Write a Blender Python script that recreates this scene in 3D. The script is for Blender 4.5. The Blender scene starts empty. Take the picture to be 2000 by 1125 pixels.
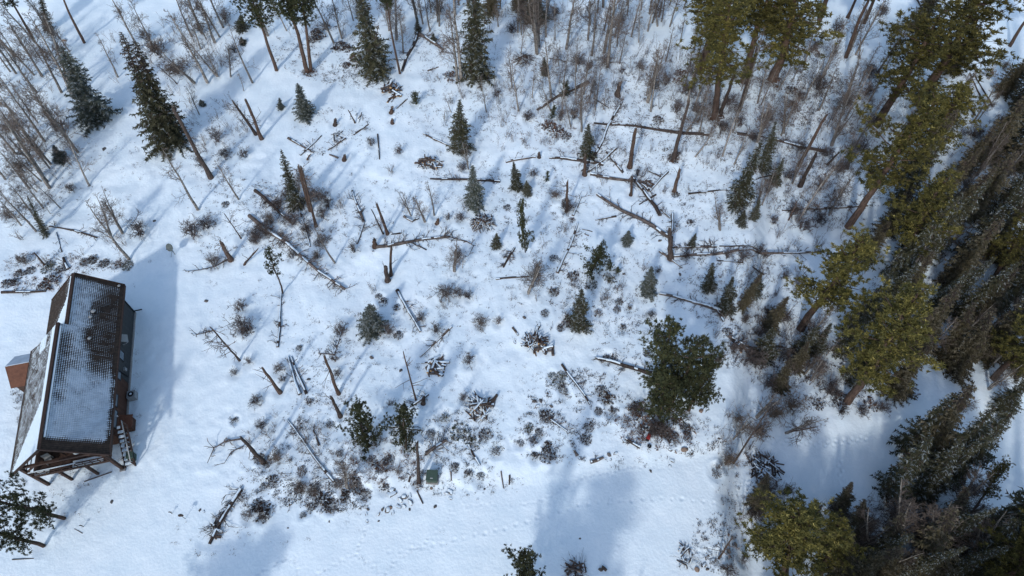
import bpy, math, random
import numpy as np
from mathutils import Vector, Matrix, Quaternion
random.seed(7); RN = np.random.RandomState(11)
SC = bpy.context.scene; COL = SC.collection
R = math.radians

# ------------------------------------------------------------------ camera, light, exposure
FPX = 1334.0; CAMH = 60.0; TILT = R(33.4)
cd = bpy.data.cameras.new('camera'); cam = bpy.data.objects.new('camera', cd); COL.objects.link(cam)
cd.sensor_width = 36; cd.lens = 36*FPX/2000; cd.clip_end = 5000; cd.clip_start = .5
cam.location = (0, 0, CAMH); cam.rotation_euler = (TILT, 0, 0); SC.camera = cam
SUN_AZ = R(68); SUN_EL = R(36.5)
w = bpy.data.worlds.new('World'); SC.world = w; w.use_nodes = True
wn = w.node_tree; bg = wn.nodes['Background']
sk = wn.nodes.new('ShaderNodeTexSky'); sk.sky_type = 'NISHITA'; sk.sun_disc = False
sk.sun_elevation = SUN_EL; sk.sun_rotation = math.atan2(-math.cos(SUN_AZ), -math.sin(SUN_AZ)) % (2*math.pi)
sk.air_density = 1.4; sk.dust_density = 3.0; sk.ozone_density = 0.0; sk.altitude = 1500
wn.links.new(sk.outputs[0], bg.inputs[0]); bg.inputs[1].default_value = 0.15
sl = bpy.data.lights.new('sun', 'SUN'); so = bpy.data.objects.new('sun', sl); COL.objects.link(so)
sl.energy = 1.35; sl.angle = R(3); sl.color = (1.0, .97, .93)
ld = Vector((math.cos(SUN_AZ)*math.cos(SUN_EL), math.sin(SUN_AZ)*math.cos(SUN_EL), -math.sin(SUN_EL)))
so.rotation_euler = ld.to_track_quat('-Z', 'Y').to_euler()
SC.view_settings.view_transform = 'Standard'; SC.view_settings.look = 'None'
SC.view_settings.gamma = 1; SC.view_settings.use_curve_mapping = False
SC.view_settings.exposure = 0.5
SC.render.engine = 'CYCLES'

# ------------------------------------------------------------------ noise and terrain
_H = RN.rand(512, 512)
def vnoise(x, y):
    x = np.asarray(x, float); y = np.asarray(y, float)
    xi = np.floor(x).astype(int); yi = np.floor(y).astype(int); fx = x-xi; fy = y-yi
    fx = fx*fx*(3-2*fx); fy = fy*fy*(3-2*fy)
    a = _H[xi % 512, yi % 512]; b = _H[(xi+1) % 512, yi % 512]; c = _H[xi % 512, (yi+1) % 512]; d = _H[(xi+1) % 512, (yi+1) % 512]
    return (a*(1-fx)+b*fx)*(1-fy)+(c*(1-fx)+d*fx)*fy-.5
def sstep(t): t = np.clip(t, 0, 1); return t*t*(3-2*t)
ROADY = lambda x: 18.4+.06*x+np.maximum(0, x-5)*.12
def terrain(x, y):
    x = np.asarray(x, float); y = np.asarray(y, float)
    r = np.hypot(x+38, y-28)                                # level pad round the house
    pad = sstep((r-12)/12)
    road = sstep((y-ROADY(x))/3.5)
    rough = pad*(.25+.75*road)
    h = .9*vnoise(x/17+3, y/17+8)*pad + rough*(.42*vnoise(x/5, y/5)+.24*vnoise(x/2+9, y/2+5)) + (.3+.7*road)*(.10*vnoise(x/.8, y/.8)+.05*vnoise(x/.4+7, y/.4))
    h = h + .35*sstep((y-ROADY(x))/2.2)*pad
    xl = 19.4+.30*np.clip(y-24, -6, 60)
    h = h - 1.8*sstep((x-xl)/3.0) - .03*np.maximum(0, x-xl)
    return h
def raydir(px, py):
    u = (px-1000)/FPX; v = (562.5-py)/FPX
    return Vector((u, math.sin(TILT)+v*math.cos(TILT), -math.cos(TILT)+v*math.sin(TILT)))
CAMP = Vector((0, 0, CAMH))
def G(px, py, dz=0):
    d = raydir(px, py); z = 0
    for _ in range(7):
        p = CAMP+d*((z-CAMH)/d.z); z = float(terrain(p.x, p.y))+dz
    return Vector((p.x, p.y, z))
def ppm(px, py):
    p = G(px, py)-CAMP; return FPX/(p.y*math.sin(TILT)-p.z*math.cos(TILT))
def upto(b, tx, ty):                                         # the point over b that shows at pixel tx, ty
    d = raydir(tx, ty); k = (b.x*d.x+b.y*d.y)/(d.x*d.x+d.y*d.y)
    return CAMP+d*k
def project(p):
    q = p-CAMP; dep = q.y*math.sin(TILT)-q.z*math.cos(TILT); up = q.y*math.cos(TILT)+q.z*math.sin(TILT)
    return 1000+FPX*q.x/dep, 562.5-FPX*up/dep

# ------------------------------------------------------------------ materials
def mat(name, c1, c2=None, scale=3.0, rough=.85, bump=0, bscale=20, spec=.2, stretch=None, rnd=0, c3=None, obj=True, thr=(.35, .65)):
    m = bpy.data.materials.new(name); m.use_nodes = True; nt = m.node_tree; b = nt.nodes['Principled BSDF']
    b.inputs['Roughness'].default_value = rough; b.inputs['Specular IOR Level'].default_value = spec
    N = nt.nodes.new; L = nt.links.new
    tc = N('ShaderNodeTexCoord'); src = tc.outputs['Object' if obj else 'Generated']
    mp = N('ShaderNodeMapping'); L(src, mp.inputs[0])
    if stretch: mp.inputs['Scale'].default_value = stretch
    col = None
    if c2 is not None:
        n = N('ShaderNodeTexNoise'); n.inputs['Scale'].default_value = scale; n.inputs['Detail'].default_value = 6; n.inputs['Roughness'].default_value = .65
        L(mp.outputs[0], n.inputs['Vector'])
        cr = N('ShaderNodeValToRGB'); e = cr.color_ramp.elements
        e[0].position, e[1].position = thr; e[0].color = (*c1, 1); e[1].color = (*c2, 1)
        if c3: x = e.new(min(.95, thr[1]+.12)); x.color = (*c3, 1)
        L(n.outputs[0], cr.inputs[0]); col = cr.outputs[0]
    if rnd:
        oi = N('ShaderNodeObjectInfo'); hs = N('ShaderNodeHueSaturation')
        mr = N('ShaderNodeMapRange'); mr.inputs['To Min'].default_value = 1-rnd; mr.inputs['To Max'].default_value = 1+rnd
        L(oi.outputs['Random'], mr.inputs['Value']); L(mr.outputs[0], hs.inputs['Value'])
        if col: L(col, hs.inputs['Color'])
        else: hs.inputs['Color'].default_value = (*c1, 1)
        col = hs.outputs[0]
    if col: L(col, b.inputs['Base Color'])
    else: b.inputs['Base Color'].default_value = (*c1, 1)
    if bump:
        n2 = N('ShaderNodeTexNoise'); n2.inputs['Scale'].default_value = bscale; n2.inputs['Detail'].default_value = 5
        L(mp.outputs[0], n2.inputs['Vector']); bp = N('ShaderNodeBump'); bp.inputs['Strength'].default_value = bump; bp.inputs['Distance'].default_value = .05
        L(n2.outputs[0], bp.inputs['Height']); L(bp.outputs[0], b.inputs['Normal'])
    return m
M = {}
M['ground'] = mat('snow_ground', (.68, .785, .85), (.765, .85, .90), .35, .7, .8, 4.0)
M['snow'] = mat('snow', (.68, .78, .85), (.60, .70, .78), 4, .7, .3, 12)
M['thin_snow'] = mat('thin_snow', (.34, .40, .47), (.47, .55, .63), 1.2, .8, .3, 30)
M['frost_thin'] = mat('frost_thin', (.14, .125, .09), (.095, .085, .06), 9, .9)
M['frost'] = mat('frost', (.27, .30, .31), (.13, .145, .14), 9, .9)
M['spruce'] = mat('spruce_needles', (.026, .030, .017), (.070, .066, .038), 2.5, .8, rnd=.25)
M['spruce_brown'] = mat('spruce_needles_brown', (.036, .034, .020), (.100, .084, .048), 2.0, .85, rnd=.25)
M['bluespruce'] = mat('blue_spruce_needles', (.034, .044, .036), (.090, .100, .082), 2.5, .8, rnd=.2)
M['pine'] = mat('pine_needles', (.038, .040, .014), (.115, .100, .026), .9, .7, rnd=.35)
M['pine_lit'] = mat('sunlit_pine_needles', (.17, .145, .04), (.31, .26, .085), 3, .6, rnd=.3)  # sunlight painted into the colour: brighter copy of the pine needles
M['pine_dark'] = mat('young_pine_needles', (.025, .034, .017), (.068, .072, .034), 2, .75, rnd=.2)
M['bark_pine'] = mat('pine_bark', (.040, .028, .024), (.125, .083, .064), 3.5, .95, .8, 18, stretch=(3, 3, .6), rnd=.2)
M['bark_dark'] = mat('dark_bark', (.026, .021, .020), (.095, .072, .062), 3.5, .95, .8, 16, stretch=(3, 3, .7), rnd=.25)
M['bark_grey'] = mat('weathered_wood', (.040, .032, .029), (.17, .14, .125), 3.5, .95, .8, 16, rnd=.25)
M['bark_birch'] = mat('aspen_bark', (.085, .078, .070), (.27, .25, .23), 4.5, .9, .3, 12, stretch=(1, 1, 1.4), rnd=.25, thr=(.40, .55))
M['twig_grey'] = mat('grey_twigs', (.085, .068, .060), (.15, .125, .11), 3, .9, rnd=.3)
M['twig_brown'] = mat('brown_twigs', (.058, .048, .046), (.130, .108, .102), 3, .9, rnd=.3)
M['twig_tan'] = mat('tan_twigs', (.12, .092, .070), (.20, .155, .12), 3, .9, rnd=.2)
M['cutwood'] = mat('cut_wood', (.36, .22, .10), (.50, .33, .17), 8, .8)
M['litter'] = mat('dead_leaves', (.030, .022, .020), (.10, .066, .050), 1.3, .95, obj=True)
M['litter_red'] = mat('reddish_leaves', (.085, .046, .034), (.17, .10, .07), 1.3, .95)
M['litter_grey'] = mat('sage_leaves', (.075, .075, .058), (.16, .15, .12), 1.6, .95)
M['rock'] = mat('rock', (.060, .056, .056), (.165, .148, .138), 3, .9, .6, 9, rnd=.25)
M['rock_orange'] = mat('sandstone_rock', (.13, .092, .072), (.25, .19, .15), 4, .9, .5, 9, rnd=.2)
M['roof_tile'] = mat('brown_roof_tile', (.030, .022, .018), (.062, .044, .034), 3, .8, .2, 30)
M['roof_sub'] = mat('roof_underlay', (.016, .013, .012), (.03, .024, .02), 3, .9)
M['fascia'] = mat('brown_fascia', (.028, .017, .014), (.050, .030, .024), 5, .7)
M['timber'] = mat('stained_timber', (.034, .021, .017), (.072, .044, .035), 4, .75, .3, 30)
M['wall_grey'] = mat('grey_siding', (.040, .044, .046), (.056, .060, .062), 3, .8)
M['wall_brown'] = mat('brown_siding', (.055, .028, .020), (.085, .045, .032), 3, .8)
M['rust'] = mat('rust_metal', (.090, .036, .021), (.135, .054, .031), 3, .6)
M['glass'] = mat('window_glass', (.13, .16, .19), None, rough=.12, spec=.6)
M['greybox'] = mat('grey_metal', (.20, .22, .23), (.27, .28, .29), 5, .5)
M['white_trim'] = mat('pale_trim', (.45, .46, .48), None, rough=.6)
M['green_box'] = mat('green_paint', (.040, .065, .052), (.052, .082, .066), 4, .5)
M['dish'] = mat('dish_grey', (.07, .09, .09), (.11, .13, .13), 6, .5)
M['black'] = mat('black_plastic', (.015, .015, .017), None, rough=.5)
M['red'] = mat('red_plastic', (.22, .014, .014), (.32, .03, .025), 5, .45)
M['concrete'] = mat('concrete', (.22, .21, .20), (.32, .31, .30), 6, .9)

# ------------------------------------------------------------------ mesh builder
class MB:
    def __init__(s): s.v = []; s.f = []; s.m = []
    def quad(s, a, b, c, d, m=0):
        n = len(s.v); s.v += [a, b, c, d]; s.f.append((n, n+1, n+2, n+3)); s.m.append(m)
    def tri(s, a, b, c, m=0):
        n = len(s.v); s.v += [a, b, c]; s.f.append((n, n+1, n+2)); s.m.append(m)
    def tube(s, pts, rad, sides=3, m=0, cap=False, capm=None, rot=0., jag=0.):
        pts = [Vector(p) for p in pts]; n0 = len(s.v); k = len(pts)
        for i, p in enumerate(pts):
            t = (pts[min(i+1, k-1)]-pts[max(i-1, 0)]); t = t.normalized() if t.length > 1e-9 else Vector((0, 0, 1))
            ref = Vector((0, 0, 1)) if abs(t.z) < .85 else Vector((1, 0, 0))
            u = t.cross(ref).normalized(); v = u.cross(t)
            for j in range(sides):
                a = rot+2*math.pi*j/sides; r = rad[i]
                q = p+u*(r*math.cos(a))+v*(r*math.sin(a))
                if jag and i == k-1: q = q+t*random.uniform(-jag, jag)
                s.v.append(q)
        for i in range(k-1):
            for j in range(sides):
                a = n0+i*sides+j; b = n0+i*sides+(j+1) % sides
                s.f.append((a, b, b+sides, a+sides)); s.m.append(m)
        if cap:
            s.f.append(tuple(n0+j for j in range(sides))); s.m.append(capm if capm is not None else m)
            s.f.append(tuple(n0+(k-1)*sides+j for j in range(sides-1, -1, -1))); s.m.append(capm if capm is not None else m)
    def box(s, lo, hi, m=0):
        x0, y0, z0 = lo; x1, y1, z1 = hi; n = len(s.v)
        s.v += [Vector(p) for p in ((x0, y0, z0), (x1, y0, z0), (x1, y1, z0), (x0, y1, z0), (x0, y0, z1), (x1, y0, z1), (x1, y1, z1), (x0, y1, z1))]
        for q in ((0, 3, 2, 1), (4, 5, 6, 7), (0, 1, 5, 4), (1, 2, 6, 5), (2, 3, 7, 6), (3, 0, 4, 7)):
            s.f.append(tuple(n+i for i in q)); s.m.append(m)
    def beam(s, a, b, w, h, m=0):
        a = Vector(a); b = Vector(b); t = (b-a).normalized(); ref = Vector((0, 0, 1)) if abs(t.z) < .9 else Vector((0, 1, 0))
        u = t.cross(ref).normalized()*(w/2); v = u.cross(t).normalized()*(h/2); n = len(s.v)
        for p in (a, b): s.v += [p-u-v, p+u-v, p+u+v, p-u+v]
        for q in ((0, 1, 2, 3), (7, 6, 5, 4), (0, 4, 5, 1), (1, 5, 6, 2), (2, 6, 7, 3), (3, 7, 4, 0)):
            s.f.append(tuple(n+i for i in q)); s.m.append(m)
    def mesh(s, name, mats, smooth=False):
        me = bpy.data.meshes.new(name); me.from_pydata([tuple(p) for p in s.v], [], s.f)
        for m in (mats if isinstance(mats, (list, tuple)) else [mats]): me.materials.append(M[m] if isinstance(m, str) else m)
        me.polygons.foreach_set('material_index', s.m)
        if smooth: me.polygons.foreach_set('use_smooth', [True]*len(s.f))
        me.update(); return me
def link(name, data, parent=None, loc=None):
    o = bpy.data.objects.new(name, data); COL.objects.link(o)
    if parent: o.parent = parent
    if loc is not None: o.location = loc
    return o
REG = []                                                     # things that still need a label
def tag(o, label, cat, group=None):
    o['label'] = label; o['category'] = cat
    if group: o['group'] = group
def reg(o, phrase, cat, px, py, group=None, label=None):
    o['category'] = cat
    if group: o['group'] = group
    if label: o['label'] = label
    else: REG.append((o, phrase, px, py))
LM = []                                                      # landmarks: (phrase, px, py)
def structure(o): o['kind'] = 'structure'; return o
def stuff(o, label=None, cat=None):
    o['kind'] = 'stuff'
    if label: o['label'] = label; o['category'] = cat
    return o

# ------------------------------------------------------------------ ground with tracks pressed into it
def axis(parts):
    out = []
    for a, b, st in parts: out += list(np.arange(a, b-1e-6, st))
    return np.array(out+[parts[-1][1]])
xs = axis([(-1500, -300, 150), (-300, -86, 12), (-86, -46, .5), (-46, 46, .13), (46, 86, .5), (86, 300, 12), (300, 1500, 150)])
ys = axis([(-600, -60, 90), (-60, 8, 2), (8, 26, .12), (26, 60, .24), (60, 96, .5), (96, 300, 10), (300, 2000, 150)])
XX, YY = np.meshgrid(xs, ys, indexing='xy'); ZZ = terrain(XX, YY)
TRACKS = [  # (pixel polyline, spacing m, radius m, depth m, sideways offset m)
 ([(760, 1078), (850, 1064), (930, 1045), (1010, 1025), (1087, 1002), (1140, 984), (1215, 979), (1287, 973), (1333, 975), (1373, 980), (1415, 986)], .95, .13, .085, .05),
 ([(500, 1123), (530, 1106), (556, 1092), (570, 1093), (578, 1104), (583, 1124)], .33, .085, .10, .06),
 ([(620, 1123), (645, 1108), (668, 1094), (690, 1084), (706, 1090), (728, 1104), (742, 1117), (757, 1117), (766, 1104), (780, 1090), (800, 1078), (820, 1066), (846, 1046), (866, 1030), (878, 1012), (883, 992)], .33, .085, .10, .06),
 ([(697, 1082), (700, 1070), (709, 1050), (716, 1034), (722, 1018)], .33, .085, .10, .06),
 ([(1000, 988), (1047, 980), (1080, 966), (1103, 950), (1145, 930), (1185, 923), (1232, 912), (1262, 911), (1300, 916)], .40, .085, .10, .05),
 ([(905, 989), (940, 986), (975, 985), (1000, 988)], .40, .08, .09, .04),
 ([(1436, 912), (1438, 945), (1444, 975), (1452, 1000)], .42, .11, .11, .05),
 ([(1245, 988), (1228, 1020), (1212, 1052), (1200, 1085)], .60, .10, .06, .08),
 ([(1365, 1080), (1385, 1076), (1402, 1072)], .5, .15, .12, .1),
 ([(1500, 862), (1560, 864), (1620, 868), (1690, 855)], .42, .13, .14, .14),
 ([(1640, 900), (1645, 950), (1640, 1000)], .45, .12, .12, .15),
 ([(590, 0), (420, 60), (330, 110), (210, 175)], .7, .13, .10, .12),
 ([(100, 470), (112, 458), (108, 520)], .4, .1, .1, .05),
 ([(255, 395), (310, 450), (280, 462)], .4, .1, .1, .05),
]
def dent(cx, cy, r, dep):
    i0, i1 = np.searchsorted(xs, [cx-3*r, cx+3*r]); j0, j1 = np.searchsorted(ys, [cy-3*r, cy+3*r])
    if i1 <= i0 or j1 <= j0: return
    q = ((XX[j0:j1, i0:i1]-cx)**2+((YY[j0:j1, i0:i1]-cy)*.8)**2)/(r*r)
    ZZ[j0:j1, i0:i1] += -dep*np.exp(-q)+dep*.35*np.exp(-(np.sqrt(q)-1.5)**2*4)
for pl, sp, r, dep, off in TRACKS:
    pts = [G(*p) for p in pl]; acc = 0; side = 1
    for a, b in zip(pts[:-1], pts[1:]):
        d = (b-a).xy; L_ = d.length; n = Vector((-d.y, d.x))/max(L_, 1e-6)
        while acc < L_:
            p = a.xy+d*(acc/L_)+n*off*side; dent(p.x+random.uniform(-.03, .03), p.y+random.uniform(-.03, .03), r*random.uniform(.85, 1.15), dep*random.uniform(.7, 1.2)); acc += sp*random.uniform(.85, 1.15); side = -side
        acc -= L_
ny, nx = XX.shape
vv = np.stack([XX, YY, ZZ], -1).reshape(-1, 3)
ii = np.arange(nx*ny).reshape(ny, nx)
ff = np.stack([ii[:-1, :-1], ii[:-1, 1:], ii[1:, 1:], ii[1:, :-1]], -1).reshape(-1, 4)
def npmesh(name, v, f, mats, mi=None, smooth=False):
    me = bpy.data.meshes.new(name); k = f.shape[1]
    me.vertices.add(len(v)); me.vertices.foreach_set('co', v.astype(np.float32).ravel())
    me.loops.add(f.size); me.loops.foreach_set('vertex_index', f.astype(np.int32).ravel())
    me.polygons.add(len(f)); me.polygons.foreach_set('loop_start', np.arange(0, f.size, k, dtype=np.int32))
    for m in mats: me.materials.append(M[m])
    if mi is not None: me.polygons.foreach_set('material_index', mi.astype(np.int32))
    if smooth: me.polygons.foreach_set('use_smooth', np.ones(len(f), bool))
    me.update(calc_edges=True); me.validate(); return me
structure(link('ground', npmesh('ground', vv, ff, ['ground'], smooth=True)))

# ------------------------------------------------------------------ plant meshes
U = random.uniform
def rv(a): return Vector((U(-a, a), U(-a, a), U(-a, a)))
def grow(mb, p, d, length, r, depth, kids, m=0, up=.15, spread=.8, seg=2, ratio=.55):
    pts = [p]; q = p; dd = d
    for i in range(seg):
        dd = (dd+rv(.22)+Vector((0, 0, up))).normalized(); q = q+dd*(length/seg); pts.append(q)
    mb.tube(pts, [r*(1-.6*i/seg) for i in range(seg+1)], 3, m)
    if depth > 0:
        for k in range(kids):
            t = U(.25, 1)*seg; i = min(seg-1, int(t)); pp = pts[i].lerp(pts[i+1], t-i)
            side = rv(1); side = (side-dd*side.dot(dd)).normalized()
            grow(mb, pp, (dd*(1-spread*.5)+side*spread).normalized(), length*ratio*U(.7, 1.2), r*.72, depth-1, kids, m, up, spread, 2, ratio)
def birch_meshes(seed, H=8., dense=1., forks=1):
    random.seed(seed); tr = MB(); br = MB()
    for f in range(forks):
        lean = Vector((U(-.05, .05), U(-.05, .05), 1)) if forks == 1 else Vector((U(-.22, .22), U(-.22, .22), 1))
        pts = [Vector((U(-.12, .12)*(forks > 1), U(-.12, .12)*(forks > 1), 0))]; n = 12
        hh = H*(1 if f == 0 else U(.6, .9)); d = lean.normalized()
        for i in range(n):
            d = (d+Vector((U(-.06, .06), U(-.06, .06), .03))).normalized(); pts.append(pts[-1]+d*(hh/n))
        rad = [.150*(1-i/n)**.85+.016 for i in range(n+1)]
        tr.tube(pts, rad, 6, 0, True)
        for k in range(int(30*dense)):
            t = U(.22, .98); i = min(n-1, int(t*n)); p = pts[i].lerp(pts[i+1], t*n-i); a = U(0, 6.28)
            grow(br, p, Vector((math.cos(a), math.sin(a), U(.3, .9))).normalized(), (1.7*(1-t)+.4)*U(.7, 1.25), .026, 2, 4, 0, .12, .75)
    return tr.mesh('trunk', ['bark_birch'], True), br.mesh('branches', ['twig_grey'])
BIRCH = [birch_meshes(s, dense=d, forks=k) for s, d, k in ((1, 1, 1), (2, .8, 1), (3, 1.2, 1), (4, .7, 2), (5, .5, 1), (6, .6, 3))]
def shrub_mesh(seed, stems=12, mat_='twig_brown', flat=1.):
    random.seed(seed); mb = MB()
    for k in range(stems):
        a = U(0, 6.28); q_ = U(.2, 1.); d = Vector((math.cos(a)*q_, math.sin(a)*q_, U(.8, 1.5)*flat)).normalized()
        grow(mb, Vector((U(-.1, .1), U(-.1, .1), -.05)), d, U(.45, .80), .018, 3, 3 if k % 2 else 4, 0, .05, .8, 3, .60)
    return mb.mesh('shrub', [mat_])
SHRUB = {k: [shrub_mesh(40+i*7+j, st, k, fl) for j, (st, fl) in enumerate(((9, 1.2), (12, 1), (14, .8)))] for i, k in enumerate(('twig_brown', 'twig_grey', 'twig_tan'))}
def tuft(mb, c, r, n, m, out=Vector((0, 0, 1)), w=.22):
    for i in range(n):
        d = (rv(1)+out*.6).normalized(); s = d.cross(rv(1)).normalized()*(r*w)
        mb.tri(c-s, c+s, c+d*r, m)
def low_bush_mesh(seed, m1, m2, snow=True):                  # leafy low brush: leaf flakes on short stems
    random.seed(seed); mb = MB()
    for k in range(70):
        a = U(0, 6.28); rr = U(0, 1)**.6; p = Vector((math.cos(a)*rr, math.sin(a)*rr, (1-rr*rr)*U(.15, .55)))
        mb.tube([Vector((p.x*.4, p.y*.4, -.05)), p], [.014, .006], 3, 2)
        tuft(mb, p, U(.10, .24), 8, 1 if U(0, 1) < .35 else 0, Vector((p.x, p.y, .6)), .33)
        if snow and U(0, 1) < .22: tuft(mb, p+Vector((0, 0, .06)), U(.08, .16), 4, 3, Vector((0, 0, .3)), .5)
    return mb.mesh('low_brush', [m1, m2, 'twig_brown', 'snow'])
LOWB = {'dark': [low_bush_mesh(60+i, 'litter', 'twig_brown') for i in range(3)], 'red': [low_bush_mesh(70+i, 'litter_red', 'litter') for i in range(2)],
        'green': [low_bush_mesh(80+i, 'litter_grey', 'pine_dark') for i in range(2)]}
def spruce_meshes(seed, kind, H=8., Rr=1.8, snow=.12, browntip=False):
    random.seed(seed); tr = MB(); cr = MB(); n = 8
    tr.tube([Vector((U(-.03, .03), U(-.03, .03), H*i/n)) for i in range(n+1)], [.16*(1-i/n)+.015 for i in range(n+1)], 7, 0, True)
    z = H*.05; lev = 0
    while z < H*.985:
        t = z/H; L0 = Rr*((1-t)**.85)*1.0+.10; nb = max(5, int(10*(1-t)+5)); ph = U(0, 6.28)
        for b in range(nb):
            a = ph+6.283*b/nb+U(-.22, .22); L_ = L0*U(.55, 1.15)*(.80+.20*math.sin(a*2+seed+z*1.3)); ns = max(4, int(L_/.105))
            ca, sa = math.cos(a), math.sin(a); sid = Vector((-sa, ca, 0)); zz = z+U(-.12, .12)
            q0 = Vector((0, 0, zz))
            for i in range(ns):
                u = (i+1)/ns; rr = L_*u; dz = -.38*rr*(.7+.5*u)+.20*rr*u*u+.35*t*rr
                p = Vector((ca*rr, sa*rr, zz+dz)); wd = .25*(1.05-u*.5)*min(1.3, .55+L_/1.6)
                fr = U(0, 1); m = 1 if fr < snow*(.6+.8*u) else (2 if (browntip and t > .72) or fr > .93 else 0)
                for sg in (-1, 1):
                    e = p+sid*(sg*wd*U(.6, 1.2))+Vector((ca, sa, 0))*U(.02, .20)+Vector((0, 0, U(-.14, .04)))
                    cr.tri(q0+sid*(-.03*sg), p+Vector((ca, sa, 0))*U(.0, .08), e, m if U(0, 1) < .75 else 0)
                if U(0, 1) < .55:
                    cr.tri(q0+Vector((0, 0, -.02)), p, p+rv(.20)+Vector((0, 0, -.12)), 0 if U(0, 1) < .8 else 2)
                q0 = p
        z += (.19+.11*(1-t))*U(.8, 1.2); lev += 1
    mk = {'g': 'spruce', 'b': 'spruce_brown', 'l': 'bluespruce'}[kind]
    tips = 'bark_dark' if kind != 'l' else 'litter_grey'
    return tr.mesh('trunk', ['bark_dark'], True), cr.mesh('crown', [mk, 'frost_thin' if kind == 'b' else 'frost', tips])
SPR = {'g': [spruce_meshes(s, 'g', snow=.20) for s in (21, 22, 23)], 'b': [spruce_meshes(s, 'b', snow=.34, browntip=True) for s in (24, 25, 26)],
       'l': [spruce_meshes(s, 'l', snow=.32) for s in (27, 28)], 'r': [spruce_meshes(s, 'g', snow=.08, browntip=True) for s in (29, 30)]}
def pine_meshes(seed, H=14., Rr=2.4, base=.45, m='pine', nclump=1, young=False, snow=.004):
    random.seed(seed); tr = MB(); cr = MB(); n = 12
    pts = [Vector((0, 0, 0))]
    for i in range(n): pts.append(pts[-1]+Vector((U(-.10, .10), U(-.10, .10), H/n)))
    tr.tube(pts, [(.24 if not young else .08)*(1-i/n)**.8+.02 for i in range(n+1)], 8, 0, True)
    nb = int((46 if not young else 54)*nclump)
    for b in range(nb):
        t = base+(1-base)*(b+U(0, 1))/nb; i = min(n-1, int(t*n)); p = pts[i].lerp(pts[i+1], t*n-i)
        s = (t-base)/(1-base); prof = max(.26, math.sin(math.pi*min(1, .16+s*.84))**.7) if not young else (1-s)**.55*math.sin(.6+min(1,s*3))*1.0+.12
        a = b*2.4+U(-.4, .4); L_ = Rr*prof*U(.45, 1.1)*(1+.42*math.sin(a*2+seed+s*7)+.2*math.sin(a*3-s*11+seed)); d = Vector((math.cos(a), math.sin(a), U(-.05, .35)+.5*s)).normalized()
        lp = [p]; 
        for k in range(4): d = (d+rv(.16)+Vector((0, 0, .07))).normalized(); lp.append(lp[-1]+d*(L_/4))
        tr.tube(lp, [.055, .045, .035, .02, .01] if not young else [.02, .016, .012, .01, .005], 3, 0)
        for k in range(int(L_*(8.5 if not young else 12))+4):
            u = U(.28, 1.05)*4; j = min(3, int(u)); c = lp[j].lerp(lp[j+1], u-j)+rv(.38 if not young else .17)*(1+.3*(Rr/2.4))
            r = U(.16, .27) if not young else U(.08, .15)
            fr = U(0, 1)
            tuft(cr, c, r, 9, 0, Vector((0, 0, .7))+d*.4, .15)
            for _q in range(2): tuft(cr, c+rv(.14 if not young else .07), r, 8, 0, Vector((0, 0, .7))+d*.4, .16)
            if fr < .5: tuft(cr, c+Vector((0, 0, .05)), r*.8, 3, 1, Vector((0, 0, 1.2)), .16)  # upward tufts take the brighter needle colour, painted as sunlit tops
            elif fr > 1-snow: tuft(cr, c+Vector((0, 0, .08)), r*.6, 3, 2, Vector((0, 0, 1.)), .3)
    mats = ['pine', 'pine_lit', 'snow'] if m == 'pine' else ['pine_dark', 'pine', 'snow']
    return tr.mesh('trunk', ['bark_pine' if not young else 'bark_dark'], True), cr.mesh('crown', mats)
PINE = [pine_meshes(s, base=b) for s, b in ((31, .42), (32, .5), (33, .36), (34, .3))]
PINEY = [pine_meshes(s, base=b, m='dark', H=9., Rr=2.4) for s, b in ((45, .12), (46, .2), (47, .15))]
PINED = [pine_meshes(s, base=b, m='dark') for s, b in ((37, .5), (38, .62))]
YPINE = [pine_meshes(s, H=4., Rr=1.4, base=.06, m='dark', young=True, snow=.06) for s in (35, 36, 39)]
SPARSE = pine_meshes(41, H=7, Rr=1.2, base=.45, m='dark', nclump=.5, young=True)

CNT = {}
def put_tree(name, meshes, px, py, tx, ty, H0, R0, rpx, phrase, cat, group=None, label=None, minr=None):
    b = G(px, py); t = upto(b, tx, ty); h = max(.4, t.z-b.z)
    hm = project(Vector((b.x, b.y, b.z+h*.35))); sc = FPX/((b.y)*math.sin(TILT)-(b.z+h*.35-CAMH)*math.cos(TILT))
    e = link(name, None); e.location = b-Vector((0, 0, .05)); e.empty_display_size = .2
    ax = t-b; ax.normalize(); q = Vector((0, 0, 1)).rotation_difference(ax)
    k = CNT.get(name, 0); CNT[name] = k+1
    s = (rpx/sc/R0) if rpx else h/H0
    e.rotation_mode = 'QUATERNION'; e.rotation_quaternion = q @ Quaternion((0, 0, 1), k*2.1+px*.37)
    e.scale = (s, s, ax.length and (t-b).length/H0)
    for me in meshes: q_ = link(me.name.split('.')[0], me, e)
    if meshes[1].name.startswith('branches'): stuff(q_)
    reg(e, phrase, cat, px, py, group, label); return e

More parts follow.
